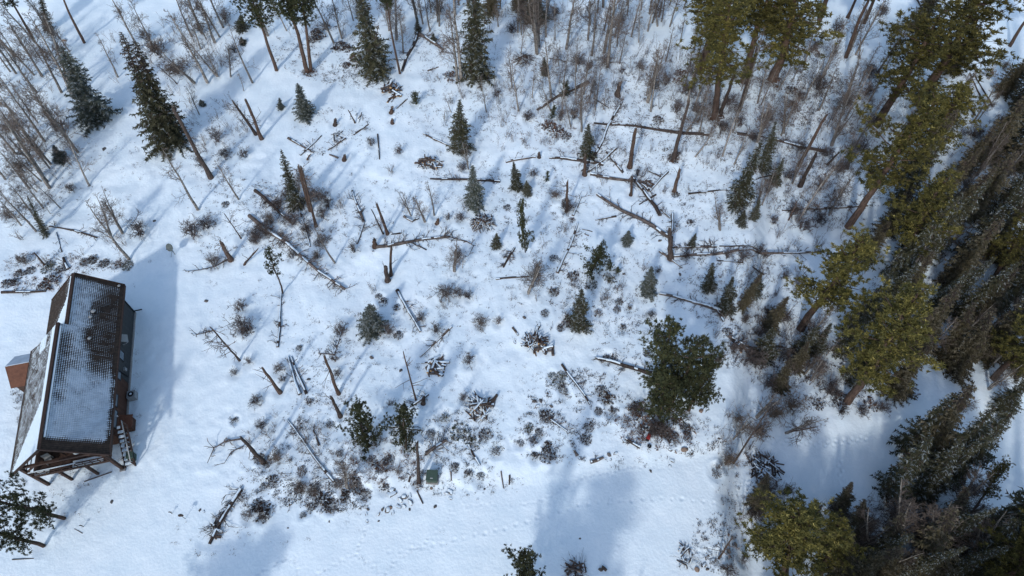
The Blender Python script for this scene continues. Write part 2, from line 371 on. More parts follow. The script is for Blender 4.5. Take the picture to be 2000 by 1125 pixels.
# ------------------------------------------------------------------ the house
P0 = G(240, 918); P0 = Vector((P0.x, P0.y, float(terrain(P0.x, P0.y))))
rw = Vector((.973166, .230107, 0)); bk = Vector((-.230107, .973166, 0))
house = link('house', None); house.location = P0; house.rotation_euler = (0, 0, math.atan2(rw.y, rw.x))
tag(house, 'two-storey house with snow-dusted brown tile roof and open front deck', 'house')
def hl(px, py, x=None, y=None, z=None):                      # pixel to house coordinates on a plane
    d = raydir(px, py); o = CAMP-P0; D = Vector((d.dot(rw), d.dot(bk), d.z)); O = Vector((o.dot(rw), o.dot(bk), o.z))
    k = (x-O.x)/D.x if x is not None else ((y-O.y)/D.y if y is not None else (z-O.z)/D.z)
    return O+D*k
def hp(name, mb, m, parent=None, kind=None, smooth=False):
    o = link(name, mb.mesh(name, m, smooth), parent or house)
    if kind: o['kind'] = kind
    return o
EX, EZ = .8, 4.15; RX, RZ = -2.85, 7.7; RX2, RZ2 = -2.38, RZ-(RX+0-(-2.38))*-1*(RZ-EZ)/(EX-RX)
RZ2 = EZ+(EX-RX2)*(RZ-EZ)/(EX-RX)
Y0, YJ, Y1 = -.25, 11.7, 17.4; LX, LZ = -7.1, 4.0; LX2, LZ2 = -6.05, 3.85
YF, YB = 2.6, 16.9; WL = -6.3
def zr(x): return EZ+(EX-x)*(RZ-EZ)/(EX-RX) if x > RX else RZ+(x-RX)*(RZ-LZ)/(RX-LX)
def zr2(x): return EZ+(EX-x)*(RZ-EZ)/(EX-RX) if x > RX2 else RZ2+(x-RX2)*(RZ2-LZ2)/(RX2-LX2)
# walls, every one a solid of its own
def wall(name, outline, axis_, at, th, m):
    mb = MB(); n = len(outline)
    f = (lambda a, b, o: Vector((a, at+o, b))) if axis_ == 'y' else (lambda a, b, o: Vector((at+o, a, b)))
    mb.v = [f(a, b, 0) for a, b in outline]+[f(a, b, th) for a, b in outline]
    mb.f = [tuple(range(n)), tuple(range(2*n-1, n-1, -1))]+[(i, (i+1) % n, (i+1) % n+n, i+n) for i in range(n)]; mb.m = [0]*len(mb.f)
    return hp(name, mb, [m])
g = .12
wr1 = wall('wall', [(YF, -.3), (8.6, -.3), (8.6, zr(0)-g), (YF, zr(0)-g)], 'x', -.18, .18, 'wall_brown')
wr2 = wall('wall', [(8.603, -.3), (YB, -.3), (YB, zr(0)-g), (8.603, zr(0)-g)], 'x', -.18, .18, 'wall_grey')
wall('wall', [(YF, -.3), (YJ, -.3), (YJ, zr(WL)-g), (YF, zr(WL)-g)], 'x', WL, .18, 'wall_brown')
wall('wall', [(YJ+.01, -.3), (YB, -.3), (YB, zr2(-5.6)-g), (YJ+.01, zr2(-5.6)-g)], 'x', -5.6, .18, 'wall_grey')
wf = wall('wall', [(WL+.185, -.3), (-.185, -.3), (-.185, zr(-.185)-g), (RX, RZ-g-.05), (WL+.185, zr(WL+.185)-g)], 'y', YF+.01, .18, 'wall_brown')
wall('wall', [(-5.415, -.3), (-.185, -.3), (-.185, zr(-.185)-g), (RX2, RZ2-g-.05), (-5.415, zr2(-5.415)-g)], 'y', YB-.2, .18, 'wall_grey')
wall('wall', [(WL+.185, 3.8), (-3, 6), (RX, RZ-g-.06), (RX2, RZ2-g), (WL+.185, zr(WL+.185)-g)], 'y', YJ-.2, .15, 'wall_grey')
# siding boards on the visible long wall
for y0, y1, m_, par in ((YF+.05, 8.55, 'wall_brown', wr1), (8.65, YB-.05, 'wall_grey', wr2)):
    k = 0
    me = None
    z = .05
    while z < zr(0)-g-.25:
        mb = MB(); mb.beam((.012, y0, 0), (.012, y1, 0), .024, .20); me = me or mb.mesh('board', [m_])
        o = link('board', me, par); o.location = (0, 0, z+.1); z += .22
# roof decks
roof = link('roof', None, house)
def slab(name, a, b, c, d, th, m, parent):
    mb = MB(); a, b, c, d = map(Vector, (a, b, c, d)); nrm = (b-a).cross(d-a).normalized()
    if nrm.z < 0: nrm = -nrm
    mb.v = [a, b, c, d]+[p-nrm*th for p in (a, b, c, d)]
    mb.f = [(0, 1, 2, 3), (7, 6, 5, 4), (0, 4, 5, 1), (1, 5, 6, 2), (2, 6, 7, 3), (3, 7, 4, 0)]; mb.m = [0]*6
    return link(name, mb.mesh(name, [m]), parent)
slab('roof_deck', (EX, Y0, EZ), (EX, YJ, EZ), (RX, YJ, RZ), (RX, Y0, RZ), .10, 'roof_sub', roof)
slab('roof_deck', (EX, YJ+.004, EZ), (EX, Y1, EZ), (RX2, Y1, RZ2), (RX2, YJ+.004, RZ2), .10, 'roof_sub', roof)
slab('roof_deck', (LX, Y0, LZ), (LX, YJ, LZ), (RX-.01, YJ, RZ-.012), (RX-.01, Y0, RZ-.012), .10, 'roof_sub', roof)
slab('roof_deck', (LX2, YJ+.004, LZ2), (LX2, Y1, LZ2), (RX2-.01, Y1, RZ2-.012), (RX2-.01, YJ+.004, RZ2-.012), .10, 'roof_sub', roof)
def tiles(e0, r0, y0, y1, sfun, nu, nv, sm='snow', name='roof_tiles'):  # e0, r0: (x, z) of eave and ridge
    T = MB(); S = MB(); E0 = Vector((e0[0], 0, e0[1])); R0 = Vector((r0[0], 0, r0[1])); up = (R0-E0); L_ = up.length; up.normalize()
    nrm = Vector((-up.z, 0, up.x)); nrm = nrm if nrm.z > 0 else -nrm; Yv = Vector((0, 1, 0)); dv = L_/nv; du = (y1-y0)/nu
    flip = (up.cross(Yv)).dot(nrm) > 0
    for j in range(nv):
        for i in range(nu):
            o = E0+up*(j*dv)+Yv*(y0+i*du)+nrm*.004
            a, b = .012, du-.012; c, d = .0, dv*1.02
            p = [o+Yv*a+up*c+nrm*.045, o+Yv*b+up*c+nrm*.045, o+Yv*b+up*d+nrm*.012, o+Yv*a+up*d+nrm*.012]
            lo = [o+Yv*a+up*c, o+Yv*b+up*c]
            T.quad(*(p if not flip else p[::-1])); T.quad(lo[0], lo[1], p[1], p[0])
            s = sfun((y0+(i+.5)*du), 1-(j+.5)/nv)
            if s > .05:
                s = min(s*U(.86, 1.1), .95); wv = .16+.82*s; hv = min(.97, .12+.88*s)
                ca = du/2; w2 = du*.5*wv*.97; h0 = dv*(1-hv*.97); h1 = dv*.99
                zf = .045-.033*(h0/dv)+.022+.02*s
                q = [o+Yv*(ca-w2)+up*h0+nrm*zf, o+Yv*(ca+w2)+up*h0+nrm*zf, o+Yv*(ca+w2)+up*h1+nrm*.04, o+Yv*(ca-w2)+up*h1+nrm*.04]
                S.quad(*(q if not flip else q[::-1]))
                S.quad(q[0]-nrm*.03, q[1]-nrm*.03, q[1], q[0]); S.quad(q[1]-nrm*.03, q[2]-nrm*.03, q[2], q[1]); S.quad(q[3]-nrm*.03, q[0]-nrm*.03, q[0], q[3])
    o = link(name, T.mesh(name, ['roof_tile']), roof); o['kind'] = 'stuff'
    o = link('roof_snow', S.mesh('roof_snow', [sm]), roof); o['kind'] = 'stuff'
def nz(y, t, s=1.): return float(vnoise(y*s+40, t*7*s+13))
def sn_right(y, t):                                          # y along the house, t 0 at the ridge to 1 at the eave
    n = nz(y, t, .9)*.45+nz(y*2.6, t*1.2, 1.3)*.30+nz(y*7, t*.8, 1.)*.28
    g_ = lambda cy, ct, ry, rt, am: am*math.exp(-((y-cy)/ry)**2-((t-ct)/rt)**2)
    s = 1.06-g_(15.3, .78, 2.2, .28, .95)-g_(12.4, .74, 2.1, .27, 1.2)-g_(10.0, .78, 1.9, .28, 1.05)-g_(13.9, .50, .8, .10, 1.1)-g_(10.6, .57, .6, .10, .6)-g_(7.9, .72, 1.2, .3, .3)
    s -= .42*sstep((.32-t)/.14)*sstep((y-3.6)/1.5)*sstep((11.6-y)/1.0)+.16*sstep((y-6.4)/1.2)
    s += g_(13.6, .70, 1.6, .05, .5)*(1 if 12.4 < y < 16 else 0)
    s -= .7*sstep((.07-t)/.05)*(.6+n)+1.1*sstep((t-.88)/.10)*(.75-n)+1.6*sstep((1.15-y)/.9)+1.0*sstep((y-16.7)/.5)
    s = s+n*.75
    return max(0, s, (.10+n*.55 if 6 < y < 16.6 and .1 < t < .93 else 0))
def sn_left(y, t):
    n = nz(y+9, t, 2.)*.5+nz(y*5+3, t*4, 2.)*.6
    tri = max(0, 1-t/(.30+.62*max(0, 1-y/5.)))               # wedge of snow at the front
    s = .30+.62*n+(1.1 if t < .18+.72*max(0, 1-y/4.5) else 0)
    if t < .10 and y > 5: s += .3
    if t > .93: s = .1+.4*n
    if y > 10.3 and .35 < t < .6: s += .5
    return max(0, min(1, s))
def sn_left2(y, t):
    n = nz(y+3, t, 2.)*.5+nz(y*4, t*3, 2.)*.5
    lim = .12+.75*max(0, 1-(y-YJ)/3.6)
    return max(0, min(1, (1.0+n if t < lim*(.9+.3*n) else .10+.5*n if t < lim+.2 else .25*n)))
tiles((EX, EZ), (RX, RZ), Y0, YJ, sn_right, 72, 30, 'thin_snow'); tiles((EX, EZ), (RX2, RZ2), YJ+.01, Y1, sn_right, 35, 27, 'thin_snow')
tiles((LX, LZ), (RX, RZ), Y0, YJ, sn_left, 84, 30); tiles((LX2, LZ2), (RX2, RZ2), YJ+.01, Y1, sn_left2, 40, 26)
def bm_(name, a, b, w_, h_, m_, parent=None, k=None):
    mb = MB(); mb.beam(a, b, w_, h_); o = link(name, mb.mesh(name, [m_]), parent or house); return o
bm_('ridge_cap', (RX, Y0, RZ+.05), (RX, YJ, RZ+.05), .26, .10, 'fascia', roof); bm_('ridge_cap', (RX2, YJ+.02, RZ2+.05), (RX2, Y1, RZ2+.05), .26, .10, 'fascia', roof)
bm_('ridge_snow', (RX+.22, .8, RZ-.10), (RX+.22, YJ-.3, RZ-.10), .10, .10, 'snow', roof)
for a, b in (((EX, Y0-.04, EZ+.0), (RX, Y0-.04, RZ+.0)), ((LX, Y0-.04, LZ), (RX-.1, Y0-.04, RZ-.09)), ((EX, Y1+.03, EZ), (RX2, Y1+.03, RZ2)), ((LX2, Y1+.03, LZ2), (RX2-.1, Y1+.03, RZ2-.09)), ((RX, YJ-.02, RZ), (RX2-.3, YJ-.02, RZ2-.28)), ((LX, YJ+.02, LZ), (RX2-.4, YJ+.02, zr(RX2-.4)-.6))):
    bm_('barge_board', a, b, .07, .24, 'fascia', roof)
bm_('eave_board', (EX+.04, Y0, EZ-.06), (EX+.04, Y1, EZ-.06), .06, .22, 'fascia', roof); bm_('eave_board', (LX-.04, Y0, LZ-.06), (LX-.04, YJ, LZ-.06), .06, .22, 'fascia', roof)
bm_('eave_board', (LX2-.04, YJ+.05, LZ2-.06), (LX2-.04, Y1, LZ2-.06), .06, .22, 'fascia', roof)
def on_right(px, py):                                        # a pixel on the right roof slope
    d = raydir(px, py); o = CAMP-P0; D = Vector((d.dot(rw), d.dot(bk), d.z)); O = Vector((o.dot(rw), o.dot(bk), o.z)); sl_ = (RZ-EZ)/(EX-RX)
    k = (EZ+EX*sl_-O.z-O.x*sl_)/(D.z+D.x*sl_); return O+D*k
for px, py, s in ((186, 612, 1.), (180, 622, .8), (178, 664, .8), (235, 561, .7)):
    p = on_right(px, py); v = link('roof_vent', None, roof); v.location = p
    mb = MB(); mb.tube([(0, 0, -.1), (0, 0, .38*s)], [.11*s, .11*s], 10, 0, True); link('vent_pipe', mb.mesh('vent_pipe', ['black']), v)
    mb = MB(); mb.tube([(0, 0, .38*s), (0, 0, .44*s), (0, 0, .52*s)], [.2*s, .2*s, .08*s], 10, 0, True); link('vent_cap', mb.mesh('vent_cap', ['snow']), v) if False else None
    mb2 = MB(); mb2.tube([(0, 0, .385*s), (0, 0, .44*s), (0, 0, .52*s)], [.2*s, .2*s, .08*s], 10, 0, True); c_ = hp('vent_cap', mb2, ['greybox']); c_.parent = roof; c_.location = p
# windows in the long wall
def window(y0, y1, z0, z1, x=.0, parent=house):
    f = MB(); t = .07
    for lo, hi in (((x+.02, y0, z0), (x+.07, y1, z0+t)), ((x+.02, y0, z1-t), (x+.07, y1, z1)), ((x+.02, y0, z0+t), (x+.07, y0+t, z1-t)), ((x+.02, y1-t, z0+t), (x+.07, y1, z1-t))): f.box(lo, hi)
    w_ = link('window', f.mesh('window_frame', ['black']), parent)
    p = MB(); p.box((x+.025, y0+t, z0+t), (x+.045, y1-t, z1-t)); link('pane', p.mesh('pane', ['glass']), w_)
    return w_
for px, py, wy, wz in ((237, 694, 1.0, .95), (231, 731, 1.0, .95), (223, 779, 1.3, 1.2), (221, 816, 1.8, 1.25)):
    p = hl(px, py, x=.0); zc = min(max(p.z, 1.2), 3.7); window(p.y-wy/2, p.y+wy/2, zc-wz/2, zc+wz/2)
# shutter prop, downpipe, meters on the long wall
p = hl(248, 666, x=.0)
bm_('awning_panel', (.06, p.y-.6, 2.9), (.62, p.y-.5, 2.3), .9, .05, 'greybox'); bm_('awning_prop', (.03, p.y-.9, 2.0), (.6, p.y-.95, 2.28), .05, .05, 'white_trim')
bm_('downpipe', (.06, YB-.05, 4.2), (.06, YB-.05, .2), .09, .09, 'black'); bm_('downpipe', (.06, 8.6, 4.4), (.10, 9.2, .6), .09, .09, 'black')
bm_('drain_spout', (0.0, YB+.02, .35), (.75, YB+.15, .2), .09, .09, 'black')
bm_('wall_lamp', (.03, 4.4, 2.0), (.14, 4.4, 2.0), .10, .20, 'white_trim')
bm_('meter_box', (.03, 9.6, 1.3), (.20, 9.6, 1.3), .3, .4, 'greybox')
bm_('foundation', (.06, YF+.1, .10), (.06, YB, .10), .14, .30, 'concrete')
# front deck with rails, posts, stairs
DZ = 2.45
deck = link('deck', None, house)
me = None
for k in range(16):
    y = .05+k*.158
    if me is None: mb = MB(); mb.box((-6.25, 0, 0), (.05, .145, .05)); me = mb.mesh('deck_board', ['timber'])
    o = link('deck_board', me, deck); o.location = (0, y, DZ)
for y in (.0, 1.3, 2.45): bm_('joist', (-6.25, y+.06, DZ-.12), (.05, y+.06, DZ-.12), .12, .22, 'timber', deck)
for x in (-6.2, 0): bm_('side_beam', (x, -.02, DZ-.14), (x, 2.55, DZ-.14), .10, .2, 'timber', deck)
for z in (DZ+.95, DZ+.55, DZ+.2): bm_('rail', (-6.2, -.03, z), (0.02, -.03, z), .10 if z > DZ+.9 else .05, .06, 'timber', deck)
for z in (DZ+.95, DZ+.5): bm_('rail', (-6.27, 0, z), (-6.27, 2.5, z), .06, .06, 'timber', deck)
mb = MB(); mb.beam((-6.1, -.03, DZ+.995), (-2.3, -.03, DZ+.995), .09, .03); link('rail_snow', mb.mesh('rail_snow', ['snow']), deck)
mb = MB(); mb.box((-3.0, .08, DZ+.051), (-.5, .65, DZ+.10)); link('deck_snow', mb.mesh('deck_snow', ['snow']), deck); mb = MB(); mb.box((-6.1, .07, DZ+.051), (-4.9, .45, DZ+.09)); link('deck_snow', mb.mesh('deck_snow', ['snow']), deck)
for x in [-6.2+i*.62 for i in range(11)]: bm_('baluster', (x+.02, -.035, DZ+.05), (x+.02, -.035, DZ+.92), .05, .05, 'timber', deck)
for x, zt in ((0.02, zr(0)-.14), (WL+.05, zr(WL)-.14)): bm_('post', (x, .12, -.2), (x, .12, zt), .24, .24, 'timber')
for x in (-4.3, -2.1): bm_('post', (x, .12, -.2), (x, .12, DZ-.25), .2, .2, 'timber')
bm_('roof_beam', (WL, .12, zr(WL)-.30), (.03, .12, zr(WL)-.30), .2, .24, 'timber')
for x, sx in ((-.1, -1), (WL+.15, 1)): bm_('brace', (x, .12, 3.4), (x+sx*1.1, .12, zr(WL)-.35), .12, .14, 'timber')
bm_('post_footing', (0.02, .12, -.12), (0.02, .12, .12), .5, .5, 'concrete'); 
bm_('lean_board', (-3.2, -.35, .1), (-.9, .0, .12), .10, .06, 'bark_grey'); 
mb = MB(); mb.box((-3.9, YF-.03, .1), (-1.6, YF+.0, 2.1)); hp('under_door', mb, ['black'])
mb = MB(); mb.box((-5.6, YF-.03, DZ+.1), (-4.5, YF, DZ+2.1)); hp('door', mb, ['wall_grey'])
mb = MB(); mb.box((-3.4, YF-.03, DZ+.3), (-.8, YF, DZ+1.9)); hp('glass_door', mb, ['glass'])
st = link('stairs', None, house)
bm_('stringer', (.28, 3.2, 2.3), (.28, .1, .1), .06, .25, 'timber', st); bm_('stringer', (1.12, 3.2, 2.3), (1.12, .1, .1), .06, .25, 'timber', st)
bm_('handrail', (1.14, 3.2, 3.3), (1.14, .1, 1.1), .08, .06, 'greybox', st)
for y, z in ((3.15, 2.3), (1.6, 1.2), (.12, .1)): bm_('stair_post', (1.14, y, z-.1), (1.14, y, z+.98), .08, .08, 'timber', st)
for k in range(9):
    y = 3.05-k*.34; z = 2.35-k*.245
    mb = MB(); mb.box((.32, y-.15, z-.05), (1.08, y+.15, z)); t_ = link('tread', mb.mesh('tread', ['timber']), st)
    mb = MB(); mb.box((.36, y-.13, z+.002), (.80+U(-.2, .2), y+.10, z+.07)); link('tread_snow', mb.mesh('tread_snow', ['snow']), t_)
mb = MB(); mb.box((.03, 3.6, -.1), (.85, 4.7, 1.0)); hp('bulkhead', mb, ['wall_brown'])
mb = MB(); mb.quad(Vector((.02, 3.5, 1.4)), Vector((.98, 3.5, 1.05)), Vector((.98, 4.8, 1.05)), Vector((.02, 4.8, 1.4))); mb.quad(Vector((.02, 4.8, 1.32)), Vector((.98, 4.8, .97)), Vector((.98, 3.5, .97)), Vector((.02, 3.5, 1.32)))
mb.quad(Vector((.02, 3.5, 1.32)), Vector((.98, 3.5, .97)), Vector((.98, 3.5, 1.05)), Vector((.02, 3.5, 1.4))); mb.quad(Vector((.98, 3.5, .97)), Vector((.98, 4.8, .97)), Vector((.98, 4.8, 1.05)), Vector((.98, 3.5, 1.05)))
hp('bulkhead_roof', mb, ['rust'])
# rust-coloured porch on the far side
por = link('side_porch', None, house)
A1 = Vector((-9.9, 11.3, 3.05)); A2 = Vector((-6.4, 11.3, 3.05)); B1 = Vector((-9.75, 9.55, 1.95)); B2 = Vector((-6.4, 9.55, 1.95)); C1 = Vector((-9.8, 12.9, 2.15)); C2 = Vector((-6.4, 12.9, 2.15))
slab('porch_roof', B1, B2, A2, A1, .08, 'rust', por); slab('porch_roof', C1, C2, A2+Vector((0, .01, 0)), A1+Vector((0, .01, 0)), .08, 'rust', por)
slab('porch_roof_snow', C1+Vector((.05, -.05, .07)), C2+Vector((0, -.05, .07)), A2+Vector((0, .06, .05)), A1+Vector((.05, .06, .05)), .06, 'thin_snow', por)
mb = MB(); mb.box((-9.5, 9.8, -.3), (-6.31, 12.6, 1.98)); link('porch_wall', mb.mesh('porch_wall', ['timber']), por)
# loose things on and by the house
def place_house(o, x, y, z): o.location = P0+rw*x+bk*y+Vector((0, 0, z)); o.rotation_euler = (0, 0, math.atan2(rw.y, rw.x))
t = link('round_table', None); place_house(t, -2.3, 1.35, DZ+.05)
mb = MB(); mb.tube([(0, 0, .70), (0, 0, .74)], [.55, .55], 20, 0, True); link('tabletop', mb.mesh('tabletop', ['greybox']), t)
mb = MB(); mb.tube([(0, 0, .742), (0, 0, .80), (0, 0, .83)], [.52, .48, .25], 20, 0, True); link('snow_cover', mb.mesh('snow_cover', ['snow'], True), t)
for a in range(4): mb = MB(); mb.tube([(math.cos(a*1.57+.7)*.4, math.sin(a*1.57+.7)*.4, 0), (math.cos(a*1.57+.7)*.3, math.sin(a*1.57+.7)*.3, .7)], [.02, .02], 6); link('leg', mb.mesh('leg', ['black']), t)
tag(t, 'round patio table under snow on the front deck of the house', 'table')
for i, (x, y, a) in enumerate(((-4.9, 1.1, .3), (-3.6, 1.7, 2.2))):
    c = link('patio_chair', None); place_house(c, x, y, DZ+.05); c.rotation_euler[2] += a
    for nm, lo, hi in (('seat', (-.28, -.28, .40), (.28, .28, .46)), ('backrest', (-.28, .24, .46), (.28, .30, 1.0)), ('leg', (-.28, -.28, 0), (-.22, -.22, .4)), ('leg', (.22, -.28, 0), (.28, -.22, .4)), ('leg', (-.28, .22, 0), (-.22, .28, .4)), ('leg', (.22, .22, 0), (.28, .28, .4))):
        mb = MB(); mb.box(lo, hi); link(nm, mb.mesh(nm, ['black' if i else 'greybox']), c)
    tag(c, ['grey chair at the left end of the house deck', 'black chair in the middle of the house deck near the round table'][i], 'chair')
p = G(249, 764); ac = link('cooling_unit', None); place_house(ac, .55, hl(250, 765, x=.55).y, float(terrain(p.x, p.y))-P0.z)
mb = MB(); mb.box((-.36, -.36, .0), (.36, .36, .75)); link('casing', mb.mesh('casing', ['greybox']), ac)
mb = MB(); mb.tube([(0, 0, .75), (0, 0, .80)], [.27, .25], 16, 0, True); link('fan_guard', mb.mesh('fan_guard', ['black']), ac)
mb = MB(); mb.tube([(0, 0, .803), (0, 0, .83)], [.11, .08], 10, 0, True); link('fan_hub', mb.mesh('fan_hub', ['snow']), ac)
tag(ac, 'grey boxy cooling unit with round fan against the long wall of the house', 'cooling unit')
bn = link('wheeled_bin', None); place_house(bn, .9, .9, 0)
mb = MB(); mb.box((-.25, -.28, .05), (.25, .28, .9)); link('body', mb.mesh('bin_body', ['green_box']), bn)
mb = MB(); mb.box((-.28, -.32, .9), (.28, .32, .97)); link('lid', mb.mesh('bin_lid', ['green_box']), bn)
tag(bn, 'green bin standing beside the outside stairs of the house', 'bin')

# ------------------------------------------------------------------ trees
GS = 'spruces standing among the snow'; GB = 'bare aspens and birches'; GP = 'tall pines'
def size_word(h, a, b): return 'small' if h < a else ('tall' if h > b else 'medium-sized')
def tpx(px, py, tx, ty): return upto(G(px, py), tx, ty).z-G(px, py).z
LAND = [('dense top-edge spruce', 1045, 25), ('spreading top-right pine', 1385, 70), ('rusty-footed pine with snag', 1402, 225), ('thin forked top birches', 1285, 35), ('white-barked birch over bushes', 1187, 100), ('two-storey house', 160, 720), ('green utility box', 845, 918), ('satellite dish', 340, 492), ('tall double-topped spruce', 300, 230), ('full blue-green spruce', 175, 190),
 ('lone round-skirted little spruce', 595, 215), ('long log with stubble branches', 590, 500), ('red container', 1267, 851), ('roadside boulder cluster', 795, 982),
 ('dome-shaped brush pile', 945, 437), ('fanned-out pile of cut logs', 1050, 668), ('leggy heap of sticks', 935, 797), ('log heap on the shaded bank', 1492, 912), ('big spreading pine', 1320, 720),
 ('lone cone-shaped spruce', 1130, 610), ('narrow upright pine', 1024, 445), ('pair of rounded young pines', 755, 840), ('sparse thin-trunked little pine', 535, 520),
 ('round green conifer', 728, 620), ('big broken stump', 1310, 480), ('long straight log', 1270, 250), ('charred short stump', 1208, 175),
 ('snowy jumble of split logs', 765, 185), ('reddish slab pile', 835, 320), ('heap of snow-capped boards', 850, 715), ('top round brush heap', 1023, 118), ('pair of white birches', 900, 110),
 ('two-trunked pine at the top', 605, 100), ('leaning broken trunk', 800, 105), ('tall red-barked trunk', 150, 50), ('long rusty-footed spruce', 1460, 340),
 ('dark-rooted log', 435, 1010), ('lower-left pine', 60, 1000), ('forest-edge yellow-green pine', 1640, 540), ('brightest yellow-green pine', 1720, 660), ('wide upper-right pine crown', 1790, 120),
 ('spruce group over the shaded road', 1860, 850), ('bottom-right pine', 1530, 1060), ('bottom-right grey brushy trees', 1760, 1050), ('bottom-edge small pine', 1035, 1105), ('upper-right straight snag', 1588, 275),
 ('tangle of crossing logs', 1160, 315), ('spruce behind the log tangle', 1147, 275), ('tall thin red-based snag', 1320, 280), ('bent dead tree by the house', 440, 670), ('outspread brown stump', 445, 490),
 ('middle snag and stump pair', 760, 510), ('leaning long-branched stub', 490, 880), ('twin snow-covered logs', 578, 735), ('slanting snow-striped log', 605, 880), ('big log with sawn stump', 805, 470),
 ('spruce above the slab pile', 898, 245), ('spruce above the brush dome', 926, 365), ('log touching the big pine', 1215, 712), ('curving snow-topped log', 1350, 590), ('fluffy small pine', 1160, 505),
 ('orange rock', 1337, 879), ('bottom-edge branchy debris', 1125, 1110), ('curved bare birch by the house', 215, 450), ('twiggy round shrub above the house', 255, 425), ('top-right snow-topped log', 1550, 280)]
LM += LAND
